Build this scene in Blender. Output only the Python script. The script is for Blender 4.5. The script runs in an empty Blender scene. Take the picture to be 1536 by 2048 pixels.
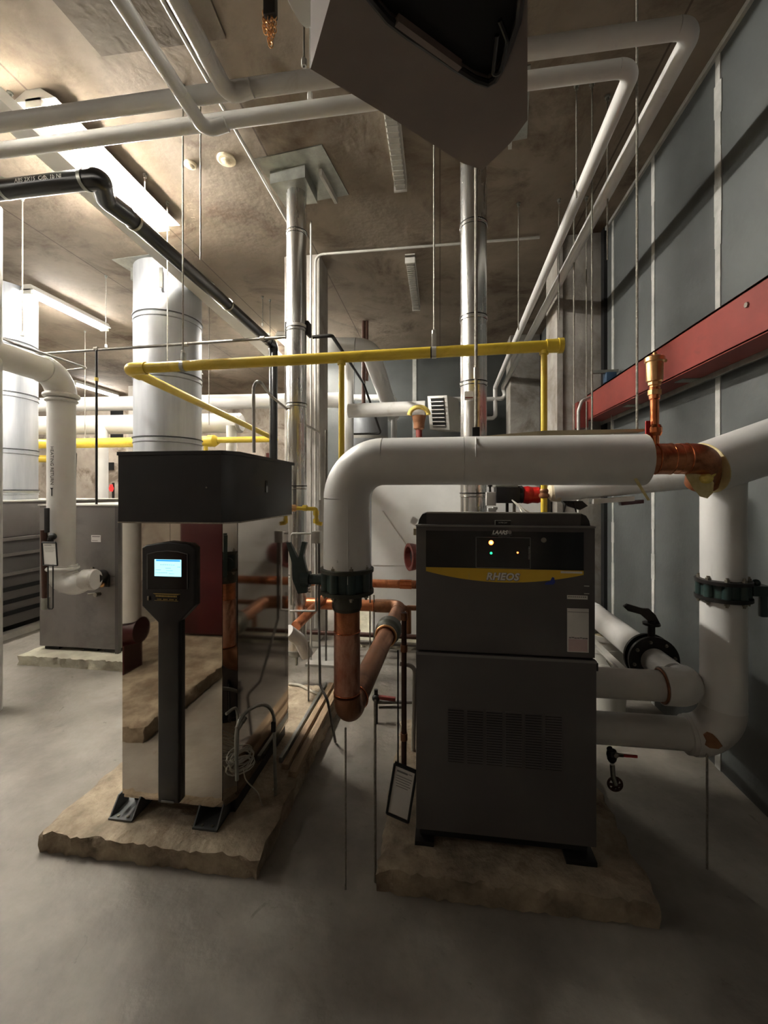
import bpy, bmesh, math, random
from mathutils import Vector, Matrix
random.seed(7)
sc = bpy.context.scene
COL = sc.collection
# ------------------------------------------------------------------ camera
FPX, HZ, CAMH = 840.0, 985.0, 1.5
YAW = math.atan(112 / FPX)
cam_d = bpy.data.cameras.new('camera')
cam = bpy.data.objects.new('camera', cam_d); COL.objects.link(cam)
cam.location = (0, 0, CAMH); cam.rotation_euler = (math.pi / 2, 0, YAW)
cam_d.sensor_fit = 'VERTICAL'; cam_d.sensor_height = 36; cam_d.lens = 36 * FPX / 2048
cam_d.shift_y = -(1024 - HZ) / 2048
cam_d.clip_start = 0.02
sc.camera = cam
# ------------------------------------------------------------------ world, exposure
w = bpy.data.worlds.new('world'); sc.world = w; w.use_nodes = True
w.node_tree.nodes['Background'].inputs[0].default_value = (1, .93, .85, 1)
w.node_tree.nodes['Background'].inputs[1].default_value = 0.0
sc.view_settings.view_transform = 'Standard'; sc.view_settings.look = 'None'
sc.view_settings.gamma = 1; sc.view_settings.use_curve_mapping = False
sc.view_settings.exposure = 2.97
LAMP_POWER = 42.0
CEIL = 3.9; WR = 1.5

def at(px, py, X=None, Y=None, Z=None):          # pixel of the photo + one known plane -> point in the room
    u = (px - 768) / FPX; v = (HZ - py) / FPX
    c, s = math.cos(YAW), math.sin(YAW)
    r = (-s + u * c, c + u * s, v)
    t = X / r[0] if X is not None else (Y / r[1] if Y is not None else (Z - CAMH) / r[2])
    return Vector((r[0] * t, r[1] * t, CAMH + r[2] * t))

# ------------------------------------------------------------------ materials
def lin(c):
    return tuple((x / 12.92 if x <= .04045 else ((x + .055) / 1.055) ** 2.4) for x in c)
M = {}
def mat(name, c1, c2=None, rough=.5, metal=0.0, scale=3.0, bump=0.0, bscale=40.0, c3=None, s3=1.5, t3=(.55, .7),
        emit=None, estr=0.0, stretch=(1, 1, 1), rvar=0.0, detail=6.0, coat=0.0):
    m = bpy.data.materials.new(name); m.use_nodes = True
    nt = m.node_tree; N = nt.nodes; L = nt.links
    b = N['Principled BSDF']
    b.inputs['Roughness'].default_value = rough; b.inputs['Metallic'].default_value = metal
    b.inputs['Coat Weight'].default_value = coat
    b.inputs['Base Color'].default_value = (*lin(c1), 1)
    tc = N.new('ShaderNodeTexCoord'); mp = N.new('ShaderNodeMapping'); mp.inputs['Scale'].default_value = stretch
    L.new(tc.outputs['Object'], mp.inputs['Vector'])
    if c2 is not None:
        n = N.new('ShaderNodeTexNoise'); n.inputs['Scale'].default_value = scale; n.inputs['Detail'].default_value = detail
        n.inputs['Roughness'].default_value = .62
        L.new(mp.outputs[0], n.inputs['Vector'])
        r = N.new('ShaderNodeValToRGB'); r.color_ramp.elements[0].position = .33; r.color_ramp.elements[1].position = .67
        r.color_ramp.elements[0].color = (*lin(c1), 1); r.color_ramp.elements[1].color = (*lin(c2), 1)
        L.new(n.outputs['Fac'], r.inputs['Fac']); out = r.outputs['Color']
        if c3 is not None:
            n3 = N.new('ShaderNodeTexNoise'); n3.inputs['Scale'].default_value = s3; n3.inputs['Detail'].default_value = 10
            n3.inputs['Roughness'].default_value = .7; n3.inputs['Distortion'].default_value = .6
            L.new(mp.outputs[0], n3.inputs['Vector'])
            r3 = N.new('ShaderNodeValToRGB'); r3.color_ramp.elements[0].position = t3[0]; r3.color_ramp.elements[1].position = t3[1]
            L.new(n3.outputs['Fac'], r3.inputs['Fac'])
            mx = N.new('ShaderNodeMix'); mx.data_type = 'RGBA'
            L.new(r3.outputs['Color'], mx.inputs[0]); L.new(out, mx.inputs[6]); mx.inputs[7].default_value = (*lin(c3), 1)
            out = mx.outputs[2]
        L.new(out, b.inputs['Base Color'])
        if rvar:
            mr = N.new('ShaderNodeMapRange'); mr.inputs[3].default_value = max(0.02, rough - rvar); mr.inputs[4].default_value = min(1, rough + rvar)
            L.new(n.outputs['Fac'], mr.inputs[0]); L.new(mr.outputs[0], b.inputs['Roughness'])
    if bump:
        nb = N.new('ShaderNodeTexNoise'); nb.inputs['Scale'].default_value = bscale; nb.inputs['Detail'].default_value = 5
        L.new(mp.outputs[0], nb.inputs['Vector'])
        bp = N.new('ShaderNodeBump'); bp.inputs['Strength'].default_value = bump; bp.inputs['Distance'].default_value = .01
        L.new(nb.outputs['Fac'], bp.inputs['Height']); L.new(bp.outputs[0], b.inputs['Normal'])
    if emit:
        b.inputs['Emission Color'].default_value = (*emit, 1); b.inputs['Emission Strength'].default_value = estr
    M[name] = m; return m

mat('floor_concrete', (.42, .395, .36), (.545, .52, .485), .62, scale=2.6, bump=.5, bscale=18, c3=(.31, .27, .22), s3=9.0, t3=(.63, .74), rvar=.12)
mat('ceiling_concrete', (.43, .385, .33), (.55, .50, .44), .85, scale=1.1, bump=.5, bscale=14, c3=(.31, .245, .185), s3=1.3, t3=(.50, .68), detail=8)
mat('ceiling_patch', (.32, .28, .23), (.40, .36, .31), .9, scale=2.2, bump=.4, bscale=20)
mat('column_concrete', (.53, .51, .48), (.66, .64, .61), .85, scale=2.5, bump=.4, bscale=18, c3=(.43, .39, .35), s3=2, t3=(.5, .7))
mat('old_wall', (.58, .54, .49), (.72, .68, .63), .85, scale=1.6, bump=.3, bscale=14, c3=(.45, .40, .35), s3=1.4, t3=(.5, .62))
mat('grey_wall', (.27, .282, .278), (.32, .332, .326), .6, scale=1.2, bump=.15, bscale=30)
mat('seam_paint', (.62, .62, .60), (.74, .74, .72), .7, scale=8, bump=.3, bscale=40)
mat('pad_concrete', (.46, .41, .34), (.68, .62, .53), .9, scale=7, bump=1.0, bscale=34, c3=(.42, .34, .26), s3=3, t3=(.5, .7))
mat('pad_concrete_pale', (.60, .58, .52), (.72, .70, .62), .9, scale=5, bump=.5, bscale=30)
mat('white_jacket', (.80, .795, .78), (.84, .835, .82), .38, scale=2.0, bump=.05, bscale=12, c3=(.70, .67, .62), s3=3, t3=(.62, .80))
mat('white_jacket_dull', (.74, .73, .71), (.80, .79, .77), .5, scale=3.0, bump=.08, bscale=16, c3=(.62, .57, .50), s3=4, t3=(.60, .75))
mat('white_paint', (.82, .82, .80), (.86, .86, .84), .45, scale=2)
mat('tank_white', (.80, .80, .785), (.86, .86, .845), .5, scale=2.5, bump=.08, bscale=6, c3=(.70, .68, .64), s3=2, t3=(.62, .74))
mat('black_pipe', (.045, .045, .045), (.07, .07, .07), .28, scale=3)
mat('iron_dark', (.12, .115, .11), (.17, .16, .15), .45, scale=10, metal=.5)
mat('foot_steel', (.30, .31, .31), (.36, .37, .37), .5, metal=.3, scale=10)
mat('rust_pipe', (.24, .14, .10), (.31, .20, .15), .6, scale=8, metal=.3)
mat('copper', (.66, .40, .26), (.80, .53, .37), .36, metal=.8, scale=6, c3=(.42, .23, .15), s3=5, t3=(.48, .66), rvar=.1, bump=.04, bscale=40)
mat('copper_dull', (.52, .36, .26), (.64, .45, .33), .45, metal=.7, scale=7, c3=(.34, .21, .14), s3=4, t3=(.5, .7), rvar=.1)
mat('copper_bright', (.80, .45, .28), (.92, .58, .40), .22, metal=1, scale=12, stretch=(1, 1, 1), bump=.15, bscale=26)
mat('copper_stained', (.60, .35, .25), (.82, .66, .57), .45, metal=.6, scale=14, c3=(.42, .23, .15), s3=7, t3=(.50, .60), rvar=.15, stretch=(1, 1, .5))
mat('brass', (.80, .60, .40), (.90, .72, .52), .3, metal=1, scale=20)
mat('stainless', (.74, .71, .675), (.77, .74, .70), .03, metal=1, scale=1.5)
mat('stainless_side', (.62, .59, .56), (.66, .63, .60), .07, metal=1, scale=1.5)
mat('flue_steel', (.76, .755, .74), (.86, .855, .84), .26, metal=.97, scale=2.5, stretch=(6, 6, .6), rvar=.1)
mat('flue_aluminium', (.60, .615, .63), (.68, .69, .705), .5, metal=.55, scale=2, stretch=(5, 5, .5), rvar=.1, c3=(.62, .63, .65), s3=2.5, t3=(.55, .75))
mat('galvanised', (.52, .53, .50), (.66, .66, .63), .4, metal=.8, scale=9, rvar=.12)
mat('zinc_rod', (.50, .48, .44), (.60, .58, .54), .45, metal=.8, scale=80, bump=.6, bscale=300)
mat('grey_conduit', (.36, .35, .33), (.46, .44, .42), .4, metal=.7, scale=10)
mat('pale_conduit', (.68, .67, .64), (.76, .75, .72), .45, metal=.2, scale=10)
mat('yellow_paint', (.84, .72, .22), (.88, .77, .28), .38, scale=6, c3=(.77, .63, .18), s3=6, t3=(.55, .7))
mat('charcoal_panel', (.30, .285, .28), (.32, .305, .30), .55, scale=2, bump=.06, bscale=300)
mat('charcoal_light', (.44, .43, .42), (.47, .46, .45), .5, scale=2)
mat('matt_black', (.055, .055, .06), (.07, .07, .075), .42, scale=3)
mat('gloss_black', (.02, .02, .02), (.03, .03, .03), .15, scale=3)
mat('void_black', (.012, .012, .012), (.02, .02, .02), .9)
mat('heater_sheet', (.42, .38, .35), (.45, .405, .375), .7, scale=2, c3=(.38, .34, .315), s3=2)
mat('old_boiler_grey', (.43, .41, .395), (.48, .46, .445), .45, scale=1.6, metal=.3, c3=(.36, .34, .325), s3=1.3, t3=(.5, .7))
mat('old_boiler_dark', (.30, .29, .285), (.36, .345, .335), .5, scale=1.6, metal=.2)
mat('red_beam', (.44, .155, .12), (.50, .18, .14), .6, scale=3, c3=(.38, .13, .105), s3=4)
mat('maroon', (.22, .045, .06), (.26, .055, .07), .35, scale=3)
mat('deep_red', (.62, .07, .07), (.70, .10, .09), .35, scale=8)
mat('red_brown', (.36, .14, .12), (.45, .19, .16), .5, scale=6)
mat('valve_green', (.12, .19, .18), (.16, .235, .22), .42, scale=8, coat=.2)
mat('valve_olive', (.22, .225, .19), (.27, .27, .23), .5, metal=.4, scale=10)
mat('bolt', (.50, .48, .44), (.62, .60, .55), .4, metal=.9, scale=30)
mat('yellow_band', (.80, .65, .16), (.84, .69, .20), .4, scale=3)
mat('gold_print', (.72, .62, .34), (.80, .70, .42), .4, scale=3, metal=.4)
mat('white_print', (.86, .86, .84), (.9, .9, .88), .5)
mat('black_print', (.06, .06, .06), (.09, .09, .09), .6)
mat('grey_print', (.45, .44, .43), (.5, .49, .48), .6)
mat('paper', (.80, .79, .77), (.86, .85, .83), .6, scale=5)
mat('paper_pink', (.72, .62, .62), (.78, .70, .69), .6, scale=12)
mat('blue_tape', (.10, .17, .48), (.14, .22, .56), .5)
mat('blue_plastic', (.07, .17, .46), (.10, .21, .52), .4)
mat('blue_box', (.16, .25, .34), (.19, .29, .38), .5)
mat('cream_plastic', (.78, .72, .60), (.84, .79, .68), .6, scale=12, bump=.4, bscale=40)
mat('foam', (.80, .74, .52), (.88, .83, .66), .9, scale=14, bump=.5, bscale=60)
mat('yellow_foam', (.86, .76, .36), (.92, .83, .48), .9, scale=14, bump=.5, bscale=60)
mat('tan_board', (.50, .455, .36), (.60, .55, .44), .75, scale=10)
mat('timber', (.48, .40, .31), (.62, .53, .42), .8, scale=3, stretch=(8, 1, 8), bump=.3, bscale=20)
mat('wire_pale', (.62, .60, .54), (.74, .72, .66), .5, scale=20)
mat('bucket', (.76, .75, .71), (.82, .81, .77), .5, scale=6)
mat('diffuser', (.62, .61, .58), (.70, .69, .66), .45, scale=14)
mat('fixture_white', (.74, .73, .70), (.78, .77, .74), .5, scale=4)
mat('tube_lit', (1, 1, 1), rough=.4, emit=(1, .95, .87), estr=LAMP_POWER)
mat('tube_lit_strong', (1, 1, 1), rough=.4, emit=(1, .95, .87), estr=LAMP_POWER * 2.8)
mat('screen_glow', (.1, .3, .35), rough=.3, emit=(.42, .86, .95), estr=.20)
mat('screen_header', (.02, .1, .3), rough=.3, emit=(.03, .30, .70), estr=.18)
mat('screen_line', (.1, .2, .25), rough=.3, emit=(.15, .42, .50), estr=.10)
mat('led_red', (.5, .02, .0), rough=.3, emit=(1, .10, .02), estr=1.6)
mat('red_tag_glow', (.8, .05, .05), rough=.4, emit=(1, .07, .06), estr=.12)
mat('led_green', (.0, .3, .1), rough=.3, emit=(.03, 1, .35), estr=.25)
mat('led_core', (1, .9, .6), rough=.3, emit=(1, .38, .12), estr=1.2)
# boarding seams cast into the ceiling: thin darker joints every 1.2 m that run with the room
def add_joints(m, axis, pitch, width, depth):
    nt = m.node_tree; N = nt.nodes; L = nt.links; b = N['Principled BSDF']
    src = b.inputs['Base Color'].links[0].from_socket
    tc = N.new('ShaderNodeTexCoord'); sx = N.new('ShaderNodeSeparateXYZ'); L.new(tc.outputs['Object'], sx.inputs[0])
    a = N.new('ShaderNodeMath'); a.operation = 'PINGPONG'; a.inputs[1].default_value = pitch / 2
    L.new(sx.outputs[axis], a.inputs[0])
    c = N.new('ShaderNodeMath'); c.operation = 'LESS_THAN'; c.inputs[1].default_value = width
    L.new(a.outputs[0], c.inputs[0])
    d = N.new('ShaderNodeMath'); d.operation = 'MULTIPLY'; d.inputs[1].default_value = depth; L.new(c.outputs[0], d.inputs[0])
    mx = N.new('ShaderNodeMix'); mx.data_type = 'RGBA'; L.new(d.outputs[0], mx.inputs[0]); L.new(src, mx.inputs[6])
    mx.inputs[7].default_value = (*lin((.24, .20, .16)), 1); L.new(mx.outputs[2], b.inputs['Base Color'])
add_joints(M['ceiling_concrete'], 0, 1.22, .006, .7)

# ------------------------------------------------------------------ mesh helpers
def V(*a): return Vector(a[0]) if len(a) == 1 else Vector(a)
def frame(d):
    d = Vector(d).normalized()
    up = Vector((0, 0, 1)) if abs(d.z) < .9 else Vector((0, 1, 0))
    x = d.cross(up).normalized(); y = x.cross(d).normalized()
    return x, y, d
class MB:
    def __init__(s): s.bm = bmesh.new()
    def box(s, a, b, bev=0.0):
        a = V(a); b = V(b)
        x0, x1 = sorted((a.x, b.x)); y0, y1 = sorted((a.y, b.y)); z0, z1 = sorted((a.z, b.z))
        vs = [s.bm.verts.new(p) for p in ((x0,y0,z0),(x1,y0,z0),(x1,y1,z0),(x0,y1,z0),(x0,y0,z1),(x1,y0,z1),(x1,y1,z1),(x0,y1,z1))]
        fs = [s.bm.faces.new([vs[i] for i in q]) for q in ((3,2,1,0),(4,5,6,7),(0,1,5,4),(1,2,6,5),(2,3,7,6),(3,0,4,7))]
        if bev:
            es = {e for f in fs for e in f.edges}
            bmesh.ops.bevel(s.bm, geom=list(es), offset=bev, segments=2, affect='EDGES', profile=.6)
        return s
    def obox(s, c, dx, dy, dz, bev=0.0):                 # box from a centre and three half-axis vectors
        c = V(c); dx, dy, dz = V(dx), V(dy), V(dz)
        vs = [s.bm.verts.new(c + a * dx + b_ * dy + e * dz) for e in (-1, 1) for (a, b_) in ((-1,-1),(1,-1),(1,1),(-1,1))]
        fs = [s.bm.faces.new([vs[i] for i in q]) for q in ((3,2,1,0),(4,5,6,7),(0,1,5,4),(1,2,6,5),(2,3,7,6),(3,0,4,7))]
        if bev:
            es = {e for f in fs for e in f.edges}
            bmesh.ops.bevel(s.bm, geom=list(es), offset=bev, segments=2, affect='EDGES', profile=.6)
        bmesh.ops.recalc_face_normals(s.bm, faces=s.bm.faces[:]); return s
    def sweep(s, pts, r, seg=16, cap=True, closed=False, smooth=True):
        pts = [V(p) for p in pts]; n = len(pts)
        rs = r if isinstance(r, (list, tuple)) else [r] * n
        rings = []; x = None
        for i, p in enumerate(pts):
            if closed: d = (pts[(i + 1) % n] - pts[i - 1]).normalized()
            else:
                d0 = (pts[i] - pts[i - 1]) if i else (pts[1] - pts[0]); d1 = (pts[i + 1] - pts[i]) if i < n - 1 else d0
                if d0.length < 1e-9: d0 = d1
                if d1.length < 1e-9: d1 = d0
                d = (d0.normalized() + d1.normalized())
                d = d.normalized() if d.length > 1e-6 else d1.normalized()
            if x is None: x, y, _ = frame(d)
            else:
                x = (x - d * x.dot(d)).normalized(); y = d.cross(x).normalized()
            if i == 0: y = d.cross(x).normalized()
            rings.append([s.bm.verts.new(p + (x * math.cos(2*math.pi*k/seg) + y * math.sin(2*math.pi*k/seg)) * rs[i]) for k in range(seg)])
        m = n if closed else n - 1
        for i in range(m):
            a, b = rings[i], rings[(i + 1) % n]
            for k in range(seg):
                f = s.bm.faces.new((a[k], a[(k+1) % seg], b[(k+1) % seg], b[k])); f.smooth = smooth
        if cap and not closed:
            s.bm.faces.new(list(reversed(rings[0]))); s.bm.faces.new(rings[-1])
        return s
    def cyl(s, a, b, r, r2=None, seg=20): return s.sweep([a, b], [r, r if r2 is None else r2], seg)
    def lathe(s, base, axis, prof, seg=24, cap=True):     # prof: (distance along axis, radius); sharp steps stay sharp
        base = V(base); x, y, d = frame(axis)
        for (t0, r0), (t1, r1) in zip(prof, prof[1:]):
            A = [s.bm.verts.new(base + d*t0 + (x*math.cos(2*math.pi*k/seg) + y*math.sin(2*math.pi*k/seg))*max(r0, 1e-4)) for k in range(seg)]
            B = [s.bm.verts.new(base + d*t1 + (x*math.cos(2*math.pi*k/seg) + y*math.sin(2*math.pi*k/seg))*max(r1, 1e-4)) for k in range(seg)]
            for k in range(seg):
                f = s.bm.faces.new((A[k], A[(k+1) % seg], B[(k+1) % seg], B[k])); f.smooth = True
        for (t, r) in (prof[0], prof[-1]):
            if cap and r > 1e-3:
                s.bm.faces.new([s.bm.verts.new(base + d*t + (x*math.cos(2*math.pi*k/seg) + y*math.sin(2*math.pi*k/seg))*r) for k in range(seg)])
        return s
    def ball(s, c, r, sc3=(1, 1, 1), seg=16):
        g = bmesh.ops.create_uvsphere(s.bm, u_segments=seg, v_segments=seg//2+2, radius=1)
        for v in g['verts']: v.co = V(c) + Vector((v.co.x*r*sc3[0], v.co.y*r*sc3[1], v.co.z*r*sc3[2]))
        for v in g['verts']:
            for f in v.link_faces: f.smooth = True
        return s
    def ring(s, c, axis, R, r, seg=28, n=10):
        x, y, d = frame(axis); c = V(c)
        s.sweep([c + (x*math.cos(2*math.pi*k/seg) + y*math.sin(2*math.pi*k/seg))*R for k in range(seg)], r, n, closed=True); return s
    def prism(s, poly, off):                              # planar polygon (list of 3-D points) thickened by vector off
        off = V(off); a = [s.bm.verts.new(V(p)) for p in poly]; b = [s.bm.verts.new(V(p) + off) for p in poly]; n = len(poly)
        s.bm.faces.new(list(reversed(a))); s.bm.faces.new(b)
        for i in range(n): s.bm.faces.new((a[i], a[(i+1) % n], b[(i+1) % n], b[i]))
        bmesh.ops.recalc_face_normals(s.bm, faces=s.bm.faces[:]); return s
    def quad(s, *p): s.bm.faces.new([s.bm.verts.new(V(q)) for q in p]); return s

def fillet(pts, R, n=8):
    pts = [V(p) for p in pts]; out = [pts[0]]
    for i in range(1, len(pts) - 1):
        a, p, b = pts[i-1], pts[i], pts[i+1]
        u = (a - p).normalized(); v = (b - p).normalized(); ang = u.angle(v)
        if ang > math.pi - .03: out.append(p); continue
        t = min(R / math.tan(ang / 2), (a - p).length * .49, (b - p).length * .49); r = t * math.tan(ang / 2)
        cen = p + (u + v).normalized() * (r / math.sin(ang / 2))
        s0 = p + u * t - cen; s1 = p + v * t - cen; th = s0.angle(s1)
        for k in range(n + 1):
            q = k / n
            out.append(cen + (s0 * math.sin((1-q)*th) + s1 * math.sin(q*th)) / math.sin(th))
    out.append(pts[-1]); return out

ROOT = {}
def obj(name, mb, m, parent=None, kind=None, origin=None):
    bm = mb.bm if isinstance(mb, MB) else mb
    if parent is not None: o0 = ROOT[parent.name]
    elif origin is not None: o0 = V(origin)
    elif kind == 'structure': o0 = Vector((0, 0, 0))
    else:
        cs = [v.co for v in bm.verts]
        lo = Vector([min(c[i] for c in cs) for i in range(3)]); hi = Vector([max(c[i] for c in cs) for i in range(3)])
        o0 = Vector(((lo.x+hi.x)/2, (lo.y+hi.y)/2, lo.z))
    bmesh.ops.translate(bm, verts=bm.verts[:], vec=-o0)
    me = bpy.data.meshes.new(name); bm.normal_update(); bm.to_mesh(me); bm.free()
    me.materials.append(M[m]); me.set_sharp_from_angle(angle=math.radians(38))
    o = bpy.data.objects.new(name, me); COL.objects.link(o)
    if parent is not None: o.parent = parent
    else: o.location = o0
    ROOT[o.name] = o0
    if kind: o['kind'] = kind
    return o
def tag(o, label, cat, group=None):
    o['label'] = label; o['category'] = cat
    if group: o['group'] = group
    return o
def thing(name, loc, label, cat, group=None):
    o = bpy.data.objects.new(name, None); o.empty_display_size = .05; COL.objects.link(o); o.location = V(loc)
    ROOT[o.name] = V(loc); return tag(o, label, cat, group)
def struct(name, mb, m, parent=None): return obj(name, mb, m, parent, 'structure' if parent is None else None)
def one(name, mb, m, label, cat, group=None): return tag(obj(name, mb, m), label, cat, group)

def pipe_run(name, label, cat, pts, r, m, bend=None, group=None, cover=1.0, pname='insulation', ename='elbow', seg=24, m2=None):
    """a pipe: every straight length and every elbow is its own part"""
    pts = [V(p) for p in pts]; bend = bend or r * 1.9
    if len(pts) == 2:
        o = obj(name, MB().sweep(pts, r, seg), m); return tag(o, label, cat, group)
    lo = min(pts, key=lambda p: p.z)
    t = thing(name, lo, label, cat, group)
    cur = pts[0]
    for i in range(1, len(pts)):
        p = pts[i]
        if i < len(pts) - 1:
            u = (cur - p).normalized(); v = (pts[i+1] - p).normalized(); ang = u.angle(v)
            tl = min(bend / math.tan(ang / 2), (pts[i-1] - p).length * .49, (pts[i+1] - p).length * .49)
            obj(pname, MB().sweep([cur, p + u * tl], r, seg), m, t)
            arc = fillet([p + u * (tl * 1.0001 + .0), p, p + v * (tl * 1.0001)], 99, 10)
            arc = [q for k, q in enumerate(fillet([p + u*tl/.49*1.0, p, p + v*tl/.49*1.0], tl*math.tan(ang/2), 10))][1:-1]
            obj(ename, MB().sweep(arc, r * cover, seg), m2 or m, t)
            cur = p + v * tl
        else: obj(pname, MB().sweep([cur, p], r, seg), m, t)
    return t

def text_bm(body, size, extrude=.0004, shear=0.0, bold=0.0, space=1.0):
    cu = bpy.data.curves.new('lettering', 'FONT'); cu.body = body; cu.size = size; cu.extrude = extrude; cu.shear = shear
    cu.offset = bold; cu.align_x = 'CENTER'; cu.align_y = 'CENTER'; cu.space_character = space; cu.resolution_u = 3
    o = bpy.data.objects.new('lettering', cu); COL.objects.link(o)
    dg = bpy.context.evaluated_depsgraph_get(); dg.update()
    me = bpy.data.meshes.new_from_object(o.evaluated_get(dg)); bm = bmesh.new(); bm.from_mesh(me)
    bpy.data.objects.remove(o); bpy.data.meshes.remove(me); bpy.data.curves.remove(cu)
    return bm
def text_at(name, body, size, c, xd, yd, m, parent, **k):
    bm = text_bm(body, size, **k); xd = V(xd).normalized(); yd = V(yd).normalized(); n = xd.cross(yd)
    for v in bm.verts: v.co = V(c) + xd * v.co.x + yd * v.co.y + n * v.co.z
    return obj(name, bm, m, parent)
def text_cyl(name, body, size, base, axis, facing, r, m, parent, flip=1, **k):   # lettering wrapped on a pipe
    bm = text_bm(body, size, **k); ax = V(axis).normalized(); f = V(facing); f = (f - ax*f.dot(ax)).normalized(); sd = ax.cross(f) * flip
    for v in bm.verts:
        a = v.co.y / r
        v.co = V(base) + ax * v.co.x + (f*math.cos(a) + sd*math.sin(a)) * (r + .0008 + v.co.z)
    return obj(name, bm, m, parent)
def hexbolt(mb, c, axis, r=.009, h=.008):
    mb.lathe(c, axis, [(0, r), (h, r)], 6); mb.lathe(V(c) + V(axis).normalized()*h, axis, [(0, r*.55), (h*.8, r*.55)], 8)

# ------------------------------------------------------------------ room shell
struct('floor', MB().box((-12.5, -3.2, -.1), (WR + .1, 10.1, 0)), 'floor_concrete')
struct('ceiling', MB().box((-12.5, -3.2, CEIL), (WR + .1, 10.1, CEIL + .12)), 'ceiling_concrete')
struct('wall_right', MB().box((WR, -3.2, 0), (WR + .1, 4.06, CEIL)), 'grey_wall')
struct('wall_right_rear', MB().box((WR + .02, 4.06, 0), (WR + .12, 7.55, CEIL)), 'grey_wall')
struct('wall_far', MB().box((-2.45, 7.5, 0), (WR + .1, 7.6, CEIL)), 'grey_wall')
struct('wall_far_return', MB().box((-2.55, 7.5, 0), (-2.45, 10, CEIL)), 'old_wall')
struct('wall_back', MB().box((-12.5, 10, 0), (-2.45, 10.1, CEIL)), 'old_wall')
struct('wall_left', MB().box((-12.6, -3.2, 0), (-12.5, 10.1, CEIL)), 'old_wall')
struct('wall_front', MB().box((-12.5, -3.3, 0), (WR + .1, -3.2, CEIL)), 'old_wall')
# painted joints of the wall panels
for i, (y, wd) in enumerate(((2.5, .05), (3.2, .04), (3.9, .04))):
    mb = MB(); k = 22
    for j in range(k):
        z0 = CEIL * j / k; z1 = CEIL * (j + 1) / k; a = wd / 2 + random.uniform(-.006, .006)
        mb.box((WR - .006, y - a, z0), (WR, y + a, z1))
    struct('trim_%d' % (i + 1), mb, 'seam_paint')
struct('trim_4', MB().box((WR - .02, -1, CEIL - .03), (WR, 4.06, CEIL)), 'seam_paint')
a = at(1536, 697, X=WR - .04); 
struct('trim_5', MB().box((WR - .05, -.5, a.z - .02), (WR, 4.06, a.z + .02)).box((WR - .055, -.5, a.z - .035), (WR - .045, 4.06, a.z + .02)), 'galvanised')
for i, px in enumerate((829, 704, 1060)):
    p = at(px, 760, Y=7.5); struct('trim_%d' % (6 + i), MB().box((p.x - .035, 7.49, 0), (p.x + .035, 7.5, CEIL)), 'seam_paint')
# concrete columns
struct('column_right', MB().box((1.08, 4.1, 0), (WR, 4.5, CEIL), .01).box((1.08, 4.085, 0), (1.13, 4.1, CEIL)), 'column_concrete')
struct('column_right_rear', MB().box((1.06, 6.6, 0), (WR, 7.0, CEIL), .01), 'column_concrete')
struct('column_middle', MB().box((-1.57, 4.1, 0), (-1.2, 4.42, CEIL), .01), 'column_concrete')
struct('column_left_rear', MB().box((-6.95, 8.6, 0), (-6.55, 9, CEIL), .01), 'column_concrete')
struct('trim_9', MB().box((WR - .03, 4.03, 0), (WR + .02, 4.1, CEIL)), 'void_black')
# recessed old opening in the ceiling and thin patched plate
p0 = at(105, 0, Z=CEIL); p1 = at(205, 106, Z=CEIL)
struct('trim_10', MB().prism([at(60, -60, Z=CEIL), at(203, 106, Z=CEIL), at(452, 70, Z=CEIL), at(400, -60, Z=CEIL)], (0, 0, -.02)), 'ceiling_patch')
# holes in the back wall (dark passages)
for i, (x0, y0, x1, y1) in enumerate(((222, 805, 246, 885), (420, 905, 445, 930), (215, 925, 228, 940))):
    a = at(x0, y0, Y=9.99); b = at(x1, y1, Y=9.99)
    struct('opening_%d' % (i + 1), MB().box((a.x, 9.97, b.z), (b.x, 10, a.z)), 'void_black')

# ------------------------------------------------------------------ lamps
def lamp(x, y0, y1, lit, label, z=CEIL, wd=.26, tubes=(-.035, .035)):
    t = thing('strip_light', (x, (y0+y1)/2, z - .12), label, 'ceiling light', 'strip lights on the ceiling' if lit else 'unlit strip lights on the ceiling')
    rw = .15 if y1 == 3.40 else .09
    if lit:
        obj('housing', MB().prism([(x - .05, y0, z - .001), (x - rw, y0, z - .068), (x + rw, y0, z - .068), (x + .05, y0, z - .001)], (0, y1 - y0, 0)), 'fixture_white', t)
        for dx in tubes:
            obj('tube', MB().cyl((x + dx, y0 + .03, z - .088), (x + dx, y1 - .03, z - .088), .014, seg=12), 'tube_lit_strong' if y1 == 3.40 else 'tube_lit', t)
        for yy in (y0, y1 - .03):
            obj('end_cap', MB().box((x - .055, yy, z - .11), (x + .055, yy + .03, z - .05), .004), 'fixture_white', t)
    else:
        obj('housing', MB().box((x - .05, y0, z - .03), (x + .05, y1, z)), 'fixture_white', t)
        mb = MB().prism([(x - .045, y0 + .02, z - .03), (x - .035, y0 + .02, z - .085), (x + .035, y0 + .02, z - .085), (x + .045, y0 + .02, z - .03)], (0, y1 - y0 - .04, 0))
        k = 26
        for j in range(k):
            yy = y0 + .03 + (y1 - y0 - .06) * j / k
            mb.box((x - .04, yy, z - .089), (x + .04, yy + .012, z - .084))
        obj('diffuser', mb, 'diffuser', t)
        for yy in (y0, y1 - .02): obj('end_cap', MB().box((x - .05, yy, z - .092), (x + .05, yy + .02, z - .02), .003), 'fixture_white', t)
    return t
lamp(-2.40, 2.20, 3.40, True, 'lit twin-tube strip light glaring behind the two overhead white pipes')
lamp(-4.72, 4.25, 5.4, True, 'lit strip light beside the top of the far left aluminium flue')
lamp(-7.75, 8.0, 9.2, True, 'small distant lit strip light above the far white pipes')
lamp(-.30, 1.95, 3.22, False, 'unlit ribbed strip light coming out from behind the ceiling heater')
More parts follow.
